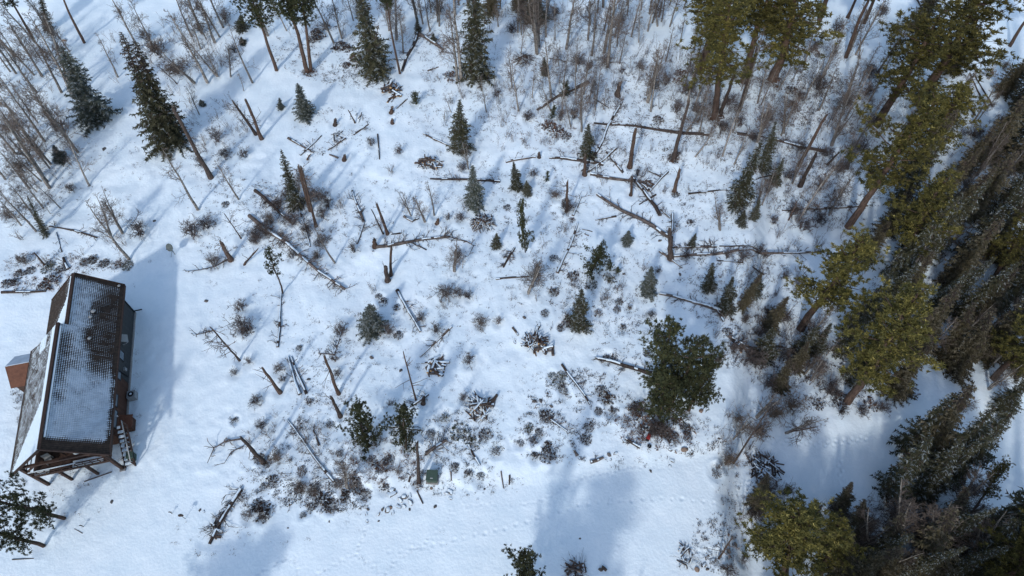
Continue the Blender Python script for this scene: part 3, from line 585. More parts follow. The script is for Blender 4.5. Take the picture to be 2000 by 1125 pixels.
# spruces: base, tip, radius in pixels, kind
SP = [(322, 288, 236, 62, 40, 'r', 'tall brown-topped spruce, left one of a close pair in the upper left'), (345, 280, 258, 74, 36, 'r', 'slightly shorter spruce, right one of a close pair in the upper left'),
 (188, 236, 118, 88, 42, 'l', 'full blue-green spruce left of the tall double-topped brown spruce'), (120, 314, 103, 283, 16, 'l', 0), (395, 205, 391, 194, 8, 'l', 0), (475, 85, 470, 72, 9, 'g', 0),
 (736, 143, 694, -45, 40, 'g', 'dense spruce with a rusty brown skirt at the top, left of the leaning broken trunk'), (930, 152, 925, -70, 40, 'g', 'broad dark spruce behind two white birches at the top'), (597, 228, 580, 161, 22, 'l', 'lone little spruce with round skirt, clear snow on both sides'),
 (549, 212, 545, 190, 8, 'l', 0), (817, 64, 814, 34, 9, 'g', 0), (847, 82, 846, 64, 8, 'g', 0), (900, 292, 897, 194, 28, 'g', 'tall narrow spruce just above the reddish slab pile'), (928, 403, 922, 322, 24, 'l', 'frosted spruce just above the dome-shaped brush pile'),
 (580, 405, 548, 290, 20, 'g', 0), (1045, 40, 1045, -60, 32, 'g', 'dense spruce with a reddish skirt at the top edge of the picture'), (1064, 145, 1063, 110, 10, 'g', 0), (1146, 306, 1150, 240, 19, 'g', 'small dark spruce standing behind the tangle of crossing logs'),
 (1438, 402, 1489, 272, 27, 'g', 'long dark spruce with a rusty foot on the right of the clearing'), (1490, 332, 1516, 236, 19, 'g', 'dark spruce directly behind the long rusty-footed one'), (1130, 640, 1137, 563, 25, 'g', 'lone cone-shaped spruce with a brown skirt right of the fanned log pile'),
 (1265, 573, 1273, 520, 21, 'l', 'squat frosted spruce at the left end of the log under the bank'), (1383, 566, 1393, 512, 16, 'g', 0), (1475, 574, 1487, 532, 16, 'g', 0), (1417, 606, 1432, 540, 21, 'g', 0), (1447, 438, 1455, 410, 12, 'g', 0), (1472, 428, 1485, 388, 12, 'g', 0),
 (970, 482, 970, 455, 12, 'g', 'ball-shaped little spruce just below the dome-shaped brush pile'), (729, 645, 721, 594, 30, 'l', 'round green conifer with a brown bush leaning on its right'), (1490, 700, 1510, 640, 28, 'g', 0), (1512, 360, 1530, 310, 14, 'g', 0),
 (1660, 650, 1749, 530, 24, 'g', 0), (1763, 515, 1822, 405, 30, 'g', 0), (1757, 598, 1826, 486, 26, 'b', 0), (1785, 690, 1877, 553, 34, 'b', 0), (1845, 705, 1905, 590, 32, 'b', 0), (1850, 555, 1962, 422, 34, 'b', 0), (1795, 500, 1885, 385, 32, 'g', 0),
 (1895, 630, 1988, 522, 32, 'b', 0), (1745, 770, 1824, 655, 32, 'b', 0), (1865, 730, 1945, 600, 36, 'b', 0), (1925, 700, 2020, 570, 38, 'b', 0), (1895, 420, 1990, 290, 36, 'b', 0), (1845, 440, 1945, 325, 34, 'b', 0), (1925, 490, 2020, 380, 36, 'b', 0),
 (1775, 440, 1868, 315, 34, 'g', 0), (1925, 310, 2015, 175, 34, 'b', 0), (1975, 330, 2060, 220, 34, 'b', 0), (1985, 570, 2080, 450, 36, 'b', 0), (1990, 720, 2080, 610, 36, 'b', 0), (1700, 720, 1760, 640, 26, 'g', 0), (1690, 500, 1740, 430, 22, 'b', 0), (1725, 455, 1790, 360, 26, 'b', 0),
 (1855, 915, 1987, 796, 46, 'g', 'spruce over the shaded road reaching farthest right, pointed tip over blue snow'), (1800, 900, 1905, 745, 46, 'b', 'rusty-tipped spruce in the group over the shaded road'), (1780, 880, 1868, 768, 40, 'g', 0), (1740, 965, 1822, 850, 38, 'g', 0), (1835, 935, 1945, 790, 42, 'g', 0), (1800, 970, 1880, 860, 36, 'g', 0),
 (1955, 800, 2015, 735, 26, 'g', 0), (1950, 1130, 2060, 905, 70, 'g', 0), (1890, 1150, 1990, 1010, 45, 'g', 0), (1720, 1115, 1765, 1000, 40, 'b', 0), (1800, 1130, 1865, 985, 48, 'b', 0), (1665, 1060, 1690, 975, 30, 'b', 0), (1850, 1065, 1890, 950, 40, 'b', 0), (1640, 1150, 1665, 1040, 40, 'b', 0), (1480, 990, 1500, 925, 26, 'b', 0),
 (1640, 690, 1690, 620, 22, 'g', 0), (1555, 720, 1580, 665, 18, 'b', 0), (1520, 760, 1545, 700, 20, 'b', 0), (1855, 140, 1920, 40, 26, 'b', 0), (1960, 180, 2030, 90, 28, 'b', 0), (1880, 340, 1945, 245, 26, 'b', 0),
 (1800, 200, 1850, 110, 24, 'g', 0), (2035, 480, 2130, 350, 36, 'b', 0), (2040, 640, 2140, 520, 36, 'b', 0), (1590, 690, 1625, 630, 18, 'g', 0), (1990, 250, 2060, 130, 30, 'b', 0), (1790, 60, 1850, -60, 30, 'b', 0),
 (90, 460, 52, 382, 10, 'g', 0), (1010, 368, 1003, 316, 16, 'g', 0), (1030, 378, 1028, 352, 11, 'g', 0), (1225, 474, 1228, 450, 13, 'l', 0), (1350, 480, 1360, 455, 9, 'g', 0), (95, 60, 70, -40, 12, 'g', 0), (472, 58, 470, 28, 16, 'g', 0),
 (1640, 1000, 1665, 940, 22, 'b', 0), (1015, 15, 1015, -40, 22, 'b', 0), (960, 25, 958, -40, 20, 'b', 0)]
for i, (x, y, tx, ty, r, k, lb) in enumerate(SP):
    h = tpx(x, y, tx, ty); adj = {'g': 'dark green', 'b': 'grey-brown frosted', 'l': 'blue-green', 'r': 'brown-topped'}[k]
    put_tree('spruce_tree', SPR[k][i % len(SPR[k])], x, y, tx, ty, 8., 1.8, r*1.22, '%s %s spruce' % (size_word(h, 3.5, 9), adj), 'spruce', GS, lb or None)
FILL = [(1740, 540, 'g'), (1800, 430, 'b'), (1830, 610, 'g'), (1770, 650, 'g'), (1870, 620, 'g'), (1880, 500, 'g'), (1940, 600, 'g'), (1960, 520, 'b'), (1950, 660, 'g'), (1730, 700, 'b'),
 (1700, 620, 'g'), (1750, 400, 'g'), (1930, 420, 'g'), (1820, 480, 'g'), (1990, 400, 'b'), (1770, 350, 'b'), (1960, 290, 'g'), (1985, 210, 'b'), (1660, 740, 'g'),
 (1690, 1090, 'g'), (1760, 1120, 'g'), (1660, 1120, 'b'), (1830, 1120, 'g'), (1880, 1040, 'b'), (1990, 1090, 'g'), (1490, 1060, 'g'), (1560, 1020, 'g'), (1620, 1060, 'g'), (1800, 1060, 'g'), (1810, 930, 'g'), (1450, 600, 'b'), (1500, 640, 'b'), (1560, 690, 'g')]
random.seed(77)
for x, y, k in FILL:
    f = U(.13, .21) if x > 1650 else U(.07, .10); SP.append((x, y, x+(x-1000)*f, y-(1440-y)*f*.95, U(22, 32)*(1 if x > 1650 else .7), k, 0))
for i, (x, y, tx, ty, r, k, lb) in enumerate(SP[-len(FILL):]):
    h = tpx(x, y, tx, ty)
    put_tree('spruce_tree', SPR[k][i % len(SPR[k])], x, y, tx, ty, 8., 1.8, r*1.22, '%s %s spruce' % (size_word(h, 3.5, 9), {'g': 'dark green', 'b': 'grey-brown frosted'}[k]), 'spruce', GS)
# pines
PN = [(165, 84, 92, -75, 26, 1, 'd', 'tall red-barked pine trunk, its base on clear snow in the upper left'), (65, 76, -20, -60, 26, 0, 'd', 0), (540, 137, 484, -40, 34, 0, 'd', 0), (600, 141, 545, -45, 44, 1, 'd', 'left trunk of the two-trunked pine at the top'),
 (607, 138, 578, -60, 36, 0, 'd', 'right trunk of the two-trunked pine at the top'), (781, 143, 742, -75, 22, 1, 'd', 'tall brown trunk meeting the leaning broken trunk at its foot'),
 (1366, 141, 1402, -60, 74, 0, 'p', 'spreading pine whose crown hangs over the clearing at the top right'), (1395, 233, 1438, -5, 60, 2, 'p', 'pine with a rusty foot and a broken snag against its trunk'), (1452, 160, 1520, -70, 62, 1, 'p', 0), (1508, 157, 1568, -50, 80, 3, 'p', 0),
 (1652, 112, 1735, -85, 40, 1, 'd', 0), (1688, 46, 1740, -110, 34, 1, 'd', 0), (1712, 243, 1828, 20, 72, 2, 'p', 'left pine of the wide crown pair in the upper right, bare lower trunk showing'), (1795, 205, 1925, -40, 86, 3, 'p', 'right pine of the wide crown pair in the upper right'),
 (1656, 444, 1832, 200, 66, 2, 'p', 'pine with a long bare leaning trunk at the right forest edge'), (1563, 643, 1680, 468, 66, 3, 'p', 'yellow-green pine at the forest edge with its brown trunk foot showing'), (1655, 785, 1790, 565, 74, 3, 'p', 'brightest yellow-green pine, right of the clearing'),
 (1305, 800, 1362, 672, 46, 3, 'y', 'middle pine of the big spreading clump by the road bank'), (1280, 765, 1303, 628, 42, 2, 'y', 'left pine of the big spreading clump by the road bank'), (1345, 800, 1388, 705, 36, 3, 'y', 'right pine of the big spreading clump by the road bank'), (1288, 812, 1296, 735, 40, 3, 'y', 'front pine of the big spreading clump by the road bank'),
 (125, 1012, -95, 950, 33, 3, 'y', 'lower-left pine with its trunk foot on open snow'), (85, 1066, -70, 1020, 34, 3, 'y', 'lower-left pine nearest the bottom edge'), (1520, 1150, 1560, 985, 80, 0, 'p', 'bottom-right pine, wide yellow-green crown'), (1600, 1140, 1640, 1020, 48, 3, 'p', 0),
 (1972, 90, 2050, -20, 34, 1, 'd', 0), (1930, 560, 2030, 420, 40, 2, 'p', 0), (1900, 1000, 1960, 900, 22, 2, 'p', 0), (1925, 1180, 2060, 1010, 60, 3, 'p', 0), (1410, 0, 1450, -120, 50, 2, 'p', 0), (1745, 520, 1850, 340, 56, 3, 'p', 0), (1800, 310, 1890, 170, 56, 3, 'p', 0), (1940, 740, 2050, 610, 54, 3, 'p', 0), (1600, 40, 1660, -110, 46, 2, 'p', 0)]
for i, (x, y, tx, ty, r, v, k, lb) in enumerate(PN):
    ms = PINED[v % 2] if k == 'd' else (PINEY[i % 3] if k == 'y' else PINE[v])
    put_tree('pine_tree', ms, x, y, tx, ty, 9. if k == 'y' else 14., 2.4, r*(1.12 if k != 'd' else 1), 'tall pine', 'pine', GP, lb or None)
for i, (x, y, tx, ty, r, lb) in enumerate([(720, 872, 710, 790, 40, 'left and larger of the pair of rounded young pines'), (794, 878, 792, 804, 34, 'right and smaller of the pair of rounded young pines'), (1026, 492, 1022, 392, 17, 'narrow upright pine in the middle of the clearing'), (1152, 536, 1170, 478, 28, 'fluffy small pine right of centre with open spreading crown'),
 (1035, 1150, 1042, 1078, 44, 'small pine cut off by the bottom edge right of the footprints'), (812, 203, 806, 180, 12, 0), (1100, 190, 1105, 158, 12, 0), (1076, 232, 1080, 205, 9, 0), (1068, 355, 1068, 335, 7, 0), (1030, 375, 1030, 358, 8, 0), (1207, 533, 1208, 520, 8, 0), (1190, 528, 1192, 510, 9, 0)]):
    put_tree('young_pine', YPINE[i % 3], x, y, tx, ty, 4., 1.4, r, 'little bushy pine', 'pine', 'young pines', lb or None)
put_tree('young_pine', SPARSE, 552, 572, 524, 484, 7., 1.2, 23, '', 'pine', 'young pines', 'sparse little pine with a thin trunk above a snow-covered log')
# bare broadleaf trees: base, tip, variant
BI = [(120, 180, 55, 45, 0), (143, 190, 62, 20, 2), (67, 147, -10, 45, 1), (72, 181, -15, 60, 0), (87, 276, -10, 150, 2), (80, 306, -15, 170, 0), (82, 341, -15, 200, 1), (97, 367, 0, 215, 0), (152, 297, 42, 160, 2), (174, 362, 125, 265, 1), (41, 440, -20, 370, 0), (70, 451, -15, 355, 1),
 (82, 445, 20, 350, 2), (98, 417, 75, 385, 4), (143, 183, 64, 28, 1), (28, 225, -15, 165, 4), (93, 355, -5, 245, 0), (380, 162, 312, 75, 3), (405, 161, 330, 18, 0), (424, 149, 360, 70, 1), (420, 84, 365, 0, 3), (451, 149, 443, 75, 5), (493, 161, 450, 50, 4), (476, 177, 464, 135, 4),
 (389, 223, 355, 165, 1), (386, 409, 308, 290, 4), (466, 389, 410, 320, 1), (668, 75, 640, -30, 0), (652, 84, 600, -30, 1), (840, 61, 826, -25, 0), (842, 25, 836, -60, 1), (858, 51, 863, -40, 2), (853, 31, 855, -50, 0), (893, 156, 876, 15, 0), (901, 154, 906, -30, 1), (973, 52, 977, -5, 3),
 (788, 104, 776, 15, 2), (1066, 71, 1066, -60, 1), (1106, 96, 1113, -60, 1), (1148, 78, 1153, -40, 0), (1156, 109, 1163, -10, 2), (1167, 25, 1172, -60, 0), (1187, 131, 1207, -35, 0), (1233, 72, 1246, -30, 1), (1265, 61, 1287, -30, 0), (1274, 45, 1296, -50, 1), (1284, 51, 1288, -30, 3), (1292, 42, 1306, -40, 0),
 (1308, 10, 1322, -60, 1), (1077, 191, 1069, 68, 2), (1013, 216, 1009, 120, 1), (1093, 162, 1101, 118, 4), (1091, 127, 1090, 75, 1), (1115, 247, 1108, 180, 1), (1136, 256, 1141, 150, 2), (1271, 217, 1290, 120, 1), (1358, 306, 1405, 235, 4), (1411, 305, 1442, 215, 1), (1434, 321, 1462, 245, 4),
 (217, 464, 170, 388, 3), (238, 455, 192, 375, 5), (252, 506, 163, 395, 4), (654, 513, 612, 445, 4), (887, 530, 872, 460, 3), (903, 523, 906, 498, 4), (848, 420, 836, 350, 4), (830, 433, 823, 370, 3), (803, 421, 780, 375, 3), (1033, 571, 1055, 490, 5), (1040, 560, 1030, 500, 3), (1406, 450, 1412, 385, 5),
 (678, 951, 660, 895, 5), (1075, 215, 1060, 150, 1), (1445, 215, 1490, 60, 0), (1678, 114, 1690, 40, 1), (1650, 235, 1700, 130, 2), (1600, 215, 1640, 120, 1), (1570, 130, 1600, 40, 1), (1730, 300, 1790, 200, 1), (1895, 1105, 1968, 960, 3), (1820, 1100, 1890, 950, 3), (1750, 1080, 1800, 960, 5),
 (1535, 845, 1600, 815, 5), (1700, 1090, 1730, 980, 3), (1860, 1000, 1915, 890, 5), (950, 218, 945, 150, 1), (1000, 170, 998, 90, 1), (1205, 90, 1215, 10, 2), (1180, 60, 1186, -20, 1), (1225, 30, 1235, -50, 0), (690, 40, 670, -40, 1), (760, 60, 745, -40, 2), (915, 330, 905, 280, 3), (881, 219, 864, 180, 4),
 (1125, 140, 1130, 60, 1), (1335, 175, 1352, 95, 2), (1300, 120, 1320, 40, 1), (560, 60, 530, -20, 1), (30, 300, -40, 190, 1), (20, 140, -40, 50, 0), (10, 350, -50, 260, 2), (110, 255, 40, 150, 1), (230, 150, 190, 60, 4), (1340, 260, 1365, 190, 3), (1530, 260, 1560, 170, 3), (1480, 200, 1512, 110, 1), (1655, 330, 1700, 240, 3),
 (1690, 400, 1740, 320, 5), (1620, 420, 1650, 350, 5), (1840, 290, 1890, 200, 3), (1900, 240, 1950, 150, 1), (1980, 620, 2040, 520, 3), (1930, 760, 1990, 690, 3), (1960, 560, 2020, 470, 1)]
random.seed(99); NBI = len(BI)
for cx, cy, rx, ry, n in ((1180, 60, 260, 70, 26), (820, 40, 150, 50, 12), (110, 200, 110, 160, 22), (60, 400, 60, 50, 6), (1420, 200, 160, 90, 20), (1640, 190, 90, 110, 16), (1560, 400, 90, 50, 8), (1900, 300, 100, 120, 12), (1860, 620, 110, 140, 14), (1780, 1060, 180, 60, 22), (400, 90, 130, 70, 12), (1620, 700, 80, 60, 8), (1120, 190, 90, 60, 10), (1450, 850, 40, 50, 4)):
    for _ in range(n):
        a = U(0, 6.28); q = math.sqrt(U(0, 1)); x = cx+rx*q*math.cos(a); y = cy+ry*q*math.sin(a); f = U(.045, .11)
        if math.hypot(x-190, y-190) < 95 or math.hypot(x-300, y-200) < 100: continue
        BI.append((x, y, x+(x-1005)*f+U(-8, 8), y-(1440-y)*f, random.choice((0, 1, 2, 3, 5))))
for i, (x, y, tx, ty, v) in enumerate(BI):
    h = tpx(x, y, tx, ty)
    e = put_tree('bare_tree', BIRCH[v], x, y, tx, ty, 8., 1.8, None, '%s bare %s' % (size_word(h, 4, 8), 'forked tree' if v in (3, 5) else 'pale-barked tree'), 'bare tree', GB,
      {(893, 156): 'left one of two white birches against a dark spruce', (901, 154): 'right one of two white birches against a dark spruce'}.get((x, y)))
    s = max(e.scale[2], .30)*1.0; s *= .72 if i >= NBI else .88; e.scale = (s, s, e.scale[2])
# trees standing below the picture whose shadows cross the road
for i, (gx, gy, h, r) in enumerate(((8.5, 6, 5, .5), (2.2, 2.2, 14.5, 3.6), (-36, 1, 8, 2.6), (-.2, 2.6, 11, 3.2), (-38.5, 1.5, 7.5, 2.6), (-25, 3.5, 9, 3.2), (-41, .5, 7.5, 2.6), (-27.5, 3.5, 8.5, 3.0), (14, -3, 9, 1), (18.5, .5, 15, 3.2), (20, 4.5, 13, 3.2), (24.5, 4, 15, 3.4), (27, 6, 13, 3.2), (33, 3, 17, 3.6), (39, 5, 17, 3.6), (44, 1, 18, 3.6), (26, 2, 16, 3.2), (31, -1, 18, 3.2), (22, -3, 14, 2.6), (36, 4, 17, 3.2), (41, 0, 18, 3.2), (47, 5, 18, 3.2), (52, 12, 18, 3.2), (57, 20, 17, 3), (62, 28, 17, 3), (45, -8, 18, 3.2))):
    e = link('pine_tree' if i % 2 else 'spruce_tree', None); e.location = (gx, gy, float(terrain(gx, gy)))
    H0, R0, ms = (14., 2.4, PINE[(i+3) % 4]) if i % 2 else (8., 1.8, SPR['g'][i % 3])
    e.scale = (r/R0, r/R0, h/H0); e.rotation_euler = (0, 0, i*1.7)
    for me in ms: link(me.name.split('.')[0], me, e)
    tag(e, 'tall conifer standing just outside the bottom of the picture', 'pine' if i % 2 else 'spruce', 'conifers outside the picture that shade the road')

# ------------------------------------------------------------------ shrubs: base, crown centre offset, radius px, kind
BU = [(278, 447, 38, 'b'), (378, 452, 36, 'b'), (478, 636, 34, 'b'), (470, 600, 26, 'b'), (486, 706, 14, 'b'), (460, 727, 12, 'b'), (50, 508, 26, 'g'), (420, 512, 26, 'b'), (405, 440, 24, 'b'), (395, 318, 22, 'b'), (425, 270, 26, 'b'), (440, 302, 20, 'b'), (480, 302, 20, 'b'), (310, 100, 38, 'g'), (345, 135, 34, 'g'), (290, 75, 28, 'g'),
 (125, 250, 30, 'b'), (140, 368, 16, 'b'), (725, 280, 18, 'g'), (781, 296, 16, 'b'), (905, 327, 16, 'b'), (972, 184, 18, 'b'), (640, 55, 18, 'b'), (575, 430, 26, 'b'), (630, 420, 24, 'b'), (545, 400, 24, 'b'), (520, 450, 26, 'b'), (665, 645, 28, 'b'), (758, 645, 26, 'b'), (870, 570, 30, 'b'), (895, 572, 22, 'b'),
 (915, 578, 18, 'b'), (938, 629, 22, 'g'), (973, 626, 18, 'g'), (851, 643, 22, 'b'), (822, 622, 16, 'b'), (915, 704, 24, 'b'), (692, 488, 18, 'b'), (900, 425, 16, 'b'), (875, 425, 15, 'g'), (1106, 408, 28, 'b'), (1085, 380, 18, 'g'), (1110, 622, 20, 'b'), (1285, 528, 14, 'b'), (1270, 614, 14, 'b'), (1230, 602, 12, 'g'),
 (512, 832, 22, 'b'), (500, 782, 20, 'b'), (543, 892, 30, 'g'), (588, 950, 26, 'g'), (615, 955, 18, 'g'), (765, 788, 15, 'b'), (905, 778, 17, 'b'), (488, 1002, 18, 'b'), (515, 1008, 22, 'b'), (1418, 900, 28, 't'), (1478, 838, 34, 't'), (1440, 815, 26, 't'), (1505, 805, 38, 't'), (1545, 790, 34, 't'), (1400, 912, 14, 'b'),
 (1270, 838, 30, 'b'), (1295, 838, 26, 'b'), (1240, 795, 24, 'b'), (1455, 625, 20, 'b'), (1465, 700, 36, 'b'), (1430, 680, 24, 'b'), (1500, 745, 30, 'b'), (1540, 700, 28, 'b'), (1480, 650, 22, 'b'), (1365, 745, 24, 'b'), (1400, 700, 22, 't'), (1565, 440, 34, 'b'), (1545, 415, 28, 'b'), (1600, 430, 22, 'b'), (1510, 430, 20, 'b'),
 (1638, 255, 14, 'b'), (1610, 300, 20, 'b'), (1560, 290, 20, 'b'), (1320, 215, 26, 'b'), (1340, 180, 26, 'b'), (1300, 160, 26, 'g'), (1360, 215, 24, 'b'), (1420, 200, 24, 'b'), (1440, 240, 24, 'b'), (1470, 270, 22, 'b'), (1180, 120, 24, 'g'), (1150, 130, 22, 'g'), (1215, 42, 14, 'b'), (1130, 120, 22, 'g'), (1120, 225, 24, 'b'),
 (1095, 230, 20, 'b'), (1030, 230, 18, 'b'), (1040, 340, 18, 'b'), (1320, 305, 16, 'b'), (1410, 250, 22, 'b'), (1600, 360, 20, 'b'), (1640, 330, 24, 'b'), (1680, 290, 24, 'b'), (1650, 200, 26, 'b'), (1690, 180, 26, 'b'), (1600, 170, 26, 'b'), (1560, 190, 22, 'b'), (1700, 240, 22, 'b'), (1700, 140, 24, 'b'), (1530, 60, 30, 'b'),
 (1630, 60, 26, 'b'), (1590, 90, 22, 'g'), (1750, 60, 26, 'b'), (1720, 25, 22, 'g'), (1620, 760, 30, 'b'), (1680, 800, 26, 'b'), (1640, 800, 22, 'b'), (1720, 795, 20, 'b'), (1600, 720, 26, 'b'), (1530, 620, 24, 'b'), (1500, 610, 22, 'b'), (1560, 560, 20, 'b'), (1530, 540, 16, 'b'), (1450, 500, 24, 'b'), (1480, 490, 24, 'b'),
 (1420, 500, 18, 'b'), (1340, 500, 16, 'b'), (1500, 960, 30, 'b'), (1530, 960, 26, 'b'), (1470, 1000, 26, 'b'), (1590, 1000, 26, 'b'), (1620, 990, 26, 'b'), (1420, 1110, 24, 'b'), (1450, 1090, 22, 'b'), (1680, 1020, 34, 'g'), (1740, 1000, 36, 'g'), (1790, 1030, 40, 'g'), (1830, 1010, 40, 't'), (1870, 1050, 36, 'g'), (1700, 1080, 36, 'g'),
 (1780, 1090, 36, 't'), (1920, 1060, 36, 'b'), (1850, 1100, 30, 'g'), (1900, 960, 26, 'b'), (1620, 1100, 24, 'b'), (1930, 150, 22, 't'), (1960, 130, 18, 't'), (1900, 260, 30, 'g'), (1950, 240, 28, 'g'), (1850, 400, 30, 'g'), (1960, 380, 26, 'g'), (1900, 520, 28, 'g'), (1800, 640, 26, 'g'), (1880, 790, 24, 't'), (1960, 700, 26, 'g'),
 (860, 20, 20, 'b'), (930, 20, 22, 'b'), (700, 20, 18, 'b'), (1000, 60, 20, 'b'), (20, 250, 24, 'b'), (45, 330, 24, 'b'), (20, 420, 22, 'b'), (440, 35, 24, 'g'), (395, 60, 24, 'g'), (460, 100, 16, 'b'), (500, 470, 18, 'b'), (655, 700, 20, 'b'), (660, 730, 16, 'b'), (545, 720, 18, 'b'), (555, 740, 16, 'b'), (600, 450, 22, 'b'),
 (630, 470, 20, 'g'), (625, 385, 22, 'b'), (895, 500, 20, 'g'), (1250, 130, 16, 'g'), (1215, 140, 14, 'b'), (1020, 30, 20, 'b'), (1085, 25, 16, 'b'), (1105, 770, 10, 'b'), (1245, 340, 14, 'b'), (1540, 345, 18, 'b'), (560, 380, 24, 'b'), (590, 400, 26, 'b'), (610, 380, 24, 'g'), (640, 400, 26, 'b'), (530, 430, 22, 'g'), (500, 460, 20, 'b'), (570, 500, 18, 'b'), (620, 500, 18, 'g'), (590, 350, 22, 'b'), (1500, 230, 22, 'b'), (1470, 330, 16, 'b')]
GH = {'b': 'twig_brown', 'g': 'twig_grey', 't': 'twig_tan'}; GW = {'b': 'brown twiggy', 'g': 'grey twiggy', 't': 'tan feathery'}
def put_flat(name, me, x, y, r, phrase, cat, group, zs=1., label=None):
    b = G(x, y); s = r/ppm(x, y); o = link(name, me, None, b); o.scale = (s, s, s*zs); o.rotation_euler = (0, 0, x*.7+y); reg(o, phrase, cat, x, y, group, label); return o
for i, (x, y, r, k) in enumerate(BU):
    sz = 'small' if r < 18 else ('large' if r > 28 else 'mid-sized')
    put_flat('bare_shrub', SHRUB[GH[k]][i % 3], x, y+r*.2, r*1.15, '%s %s shrub' % (sz, GW[k]), 'shrub', 'bare shrubs', U(.95, 1.3))
LB = [(625, 980, 22, 'd'), (645, 987, 16, 'd'), (672, 970, 15, 'd'), (693, 955, 14, 'd'), (712, 963, 10, 'd'), (750, 953, 10, 'd'), (605, 994, 9, 'd'), (592, 1007, 7, 'd'), (514, 1000, 22, 'd'), (505, 985, 14, 'd'), (900, 845, 20, 'g'), (922, 862, 16, 'g'), (947, 850, 15, 'd'), (970, 882, 9, 'd'), (917, 926, 11, 'd'),
 (938, 931, 9, 'd'), (888, 914, 11, 'd'), (868, 816, 10, 'g'), (841, 846, 9, 'd'), (742, 912, 16, 'r'), (725, 900, 12, 'r'), (760, 900, 12, 'd'), (1070, 888, 18, 'd'), (1070, 868, 12, 'd'), (1068, 815, 16, 'd'), (1033, 836, 11, 'g'), (1043, 858, 9, 'd'), (1054, 846, 9, 'd'), (1016, 866, 8, 'd'), (1045, 892, 9, 'd'),
 (1146, 857, 14, 'd'), (1150, 833, 11, 'd'), (1196, 805, 9, 'd'), (1170, 803, 9, 'd'), (1226, 821, 7, 'd'), (1185, 780, 18, 'd'), (1175, 765, 14, 'd'), (1262, 826, 24, 'r'), (1285, 835, 24, 'd'), (1320, 818, 20, 'g'), (1300, 850, 14, 'd'), (1316, 852, 10, 'd'), (1338, 838, 13, 'd'), (1345, 852, 9, 'd'), (1312, 864, 7, 'd'),
 (1240, 800, 18, 'd'), (165, 512, 10, 'r'), (182, 507, 12, 'd'), (203, 514, 12, 'd'), (233, 516, 12, 'r'), (250, 520, 11, 'g'), (95, 522, 16, 'g'), (120, 527, 12, 'd'), (100, 550, 18, 'r'), (85, 560, 12, 'r'), (40, 535, 12, 'd'), (30, 550, 12, 'd'), (12, 555, 12, 'd'), (60, 528, 10, 'd'), (620, 68, 18, 'd'), (615, 78, 14, 'd'),
 (665, 90, 14, 'd'), (680, 95, 14, 'd'), (695, 120, 18, 'r'), (677, 127, 9, 'd'), (655, 97, 10, 'd'), (603, 143, 16, 'r'), (720, 150, 12, 'r'), (880, 150, 16, 'r'), (940, 152, 16, 'r'), (1085, 255, 20, 'r'), (1070, 245, 14, 'r'), (1105, 265, 12, 'd'), (1285, 235, 12, 'd'), (1330, 145, 14, 'r'), (1325, 160, 12, 'r'), (1280, 165, 14, 'g'),
 (1398, 234, 18, 'r'), (1315, 310, 14, 'r'), (1510, 160, 16, 'r'), (1460, 150, 14, 'd'), (1545, 180, 16, 'd'), (1545, 205, 14, 'r'), (1590, 100, 12, 'r'), (1600, 110, 10, 'd'), (1440, 402, 14, 'r'), (1260, 565, 12, 'd'), (1168, 612, 9, 'r'), (1108, 630, 12, 'r'), (1190, 545, 14, 'g'), (1155, 555, 12, 'g'), (1120, 540, 14, 'd'),
 (1080, 570, 12, 'd'), (1082, 505, 9, 'd'), (1117, 430, 7, 'r'), (1095, 640, 10, 'd'), (1065, 612, 9, 'd'), (1320, 380, 9, 'd'), (1350, 435, 9, 'd'), (1105, 395, 10, 'd'), (990, 405, 8, 'd'), (750, 590, 10, 'd'), (740, 580, 8, 'd'), (777, 655, 10, 'd'), (775, 600, 8, 'd'), (440, 400, 9, 'd'), (585, 680, 7, 'd'), (485, 645, 14, 'd'),
 (460, 820, 6, 'd'), (505, 895, 12, 'd'), (520, 905, 10, 'd'), (530, 940, 14, 'd'), (515, 950, 8, 'd'), (608, 785, 9, 'd'), (645, 830, 8, 'd'), (663, 885, 8, 'd'), (665, 905, 6, 'd'), (590, 920, 10, 'r'), (660, 945, 10, 'd'), (692, 938, 12, 'd'), (700, 945, 9, 'd'), (817, 945, 10, 'r'), (825, 925, 8, 'r'), (1400, 925, 10, 'd'),
 (1090, 750, 12, 'g'), (1098, 735, 12, 'g'), (1080, 735, 9, 'g'), (1100, 760, 9, 'd'), (1265, 690, 10, 'd'), (1200, 700, 9, 'd'), (1185, 700, 8, 'd'), (1215, 640, 8, 'd'), (1208, 590, 9, 'd'), (1205, 605, 8, 'd'), (1375, 665, 10, 'd'), (1420, 650, 12, 'd'), (1640, 780, 18, 'd'), (1700, 790, 16, 'r'), (1600, 790, 14, 'd'), (1580, 640, 16, 'r'), (1595, 660, 16, 'r')]
for i, (x, y, r, k) in enumerate(LB):
    kk = {'d': 'dark', 'r': 'red', 'g': 'green'}[k]
    put_flat('low_brush', LOWB[kk][i % len(LOWB[kk])], x, y, r, '%s %s clump of low brush' % ('small' if r < 10 else 'wide', {'d': 'dark', 'r': 'reddish', 'g': 'grey-green'}[k]), 'brush', 'low brush clumps', U(.7, 1.1))

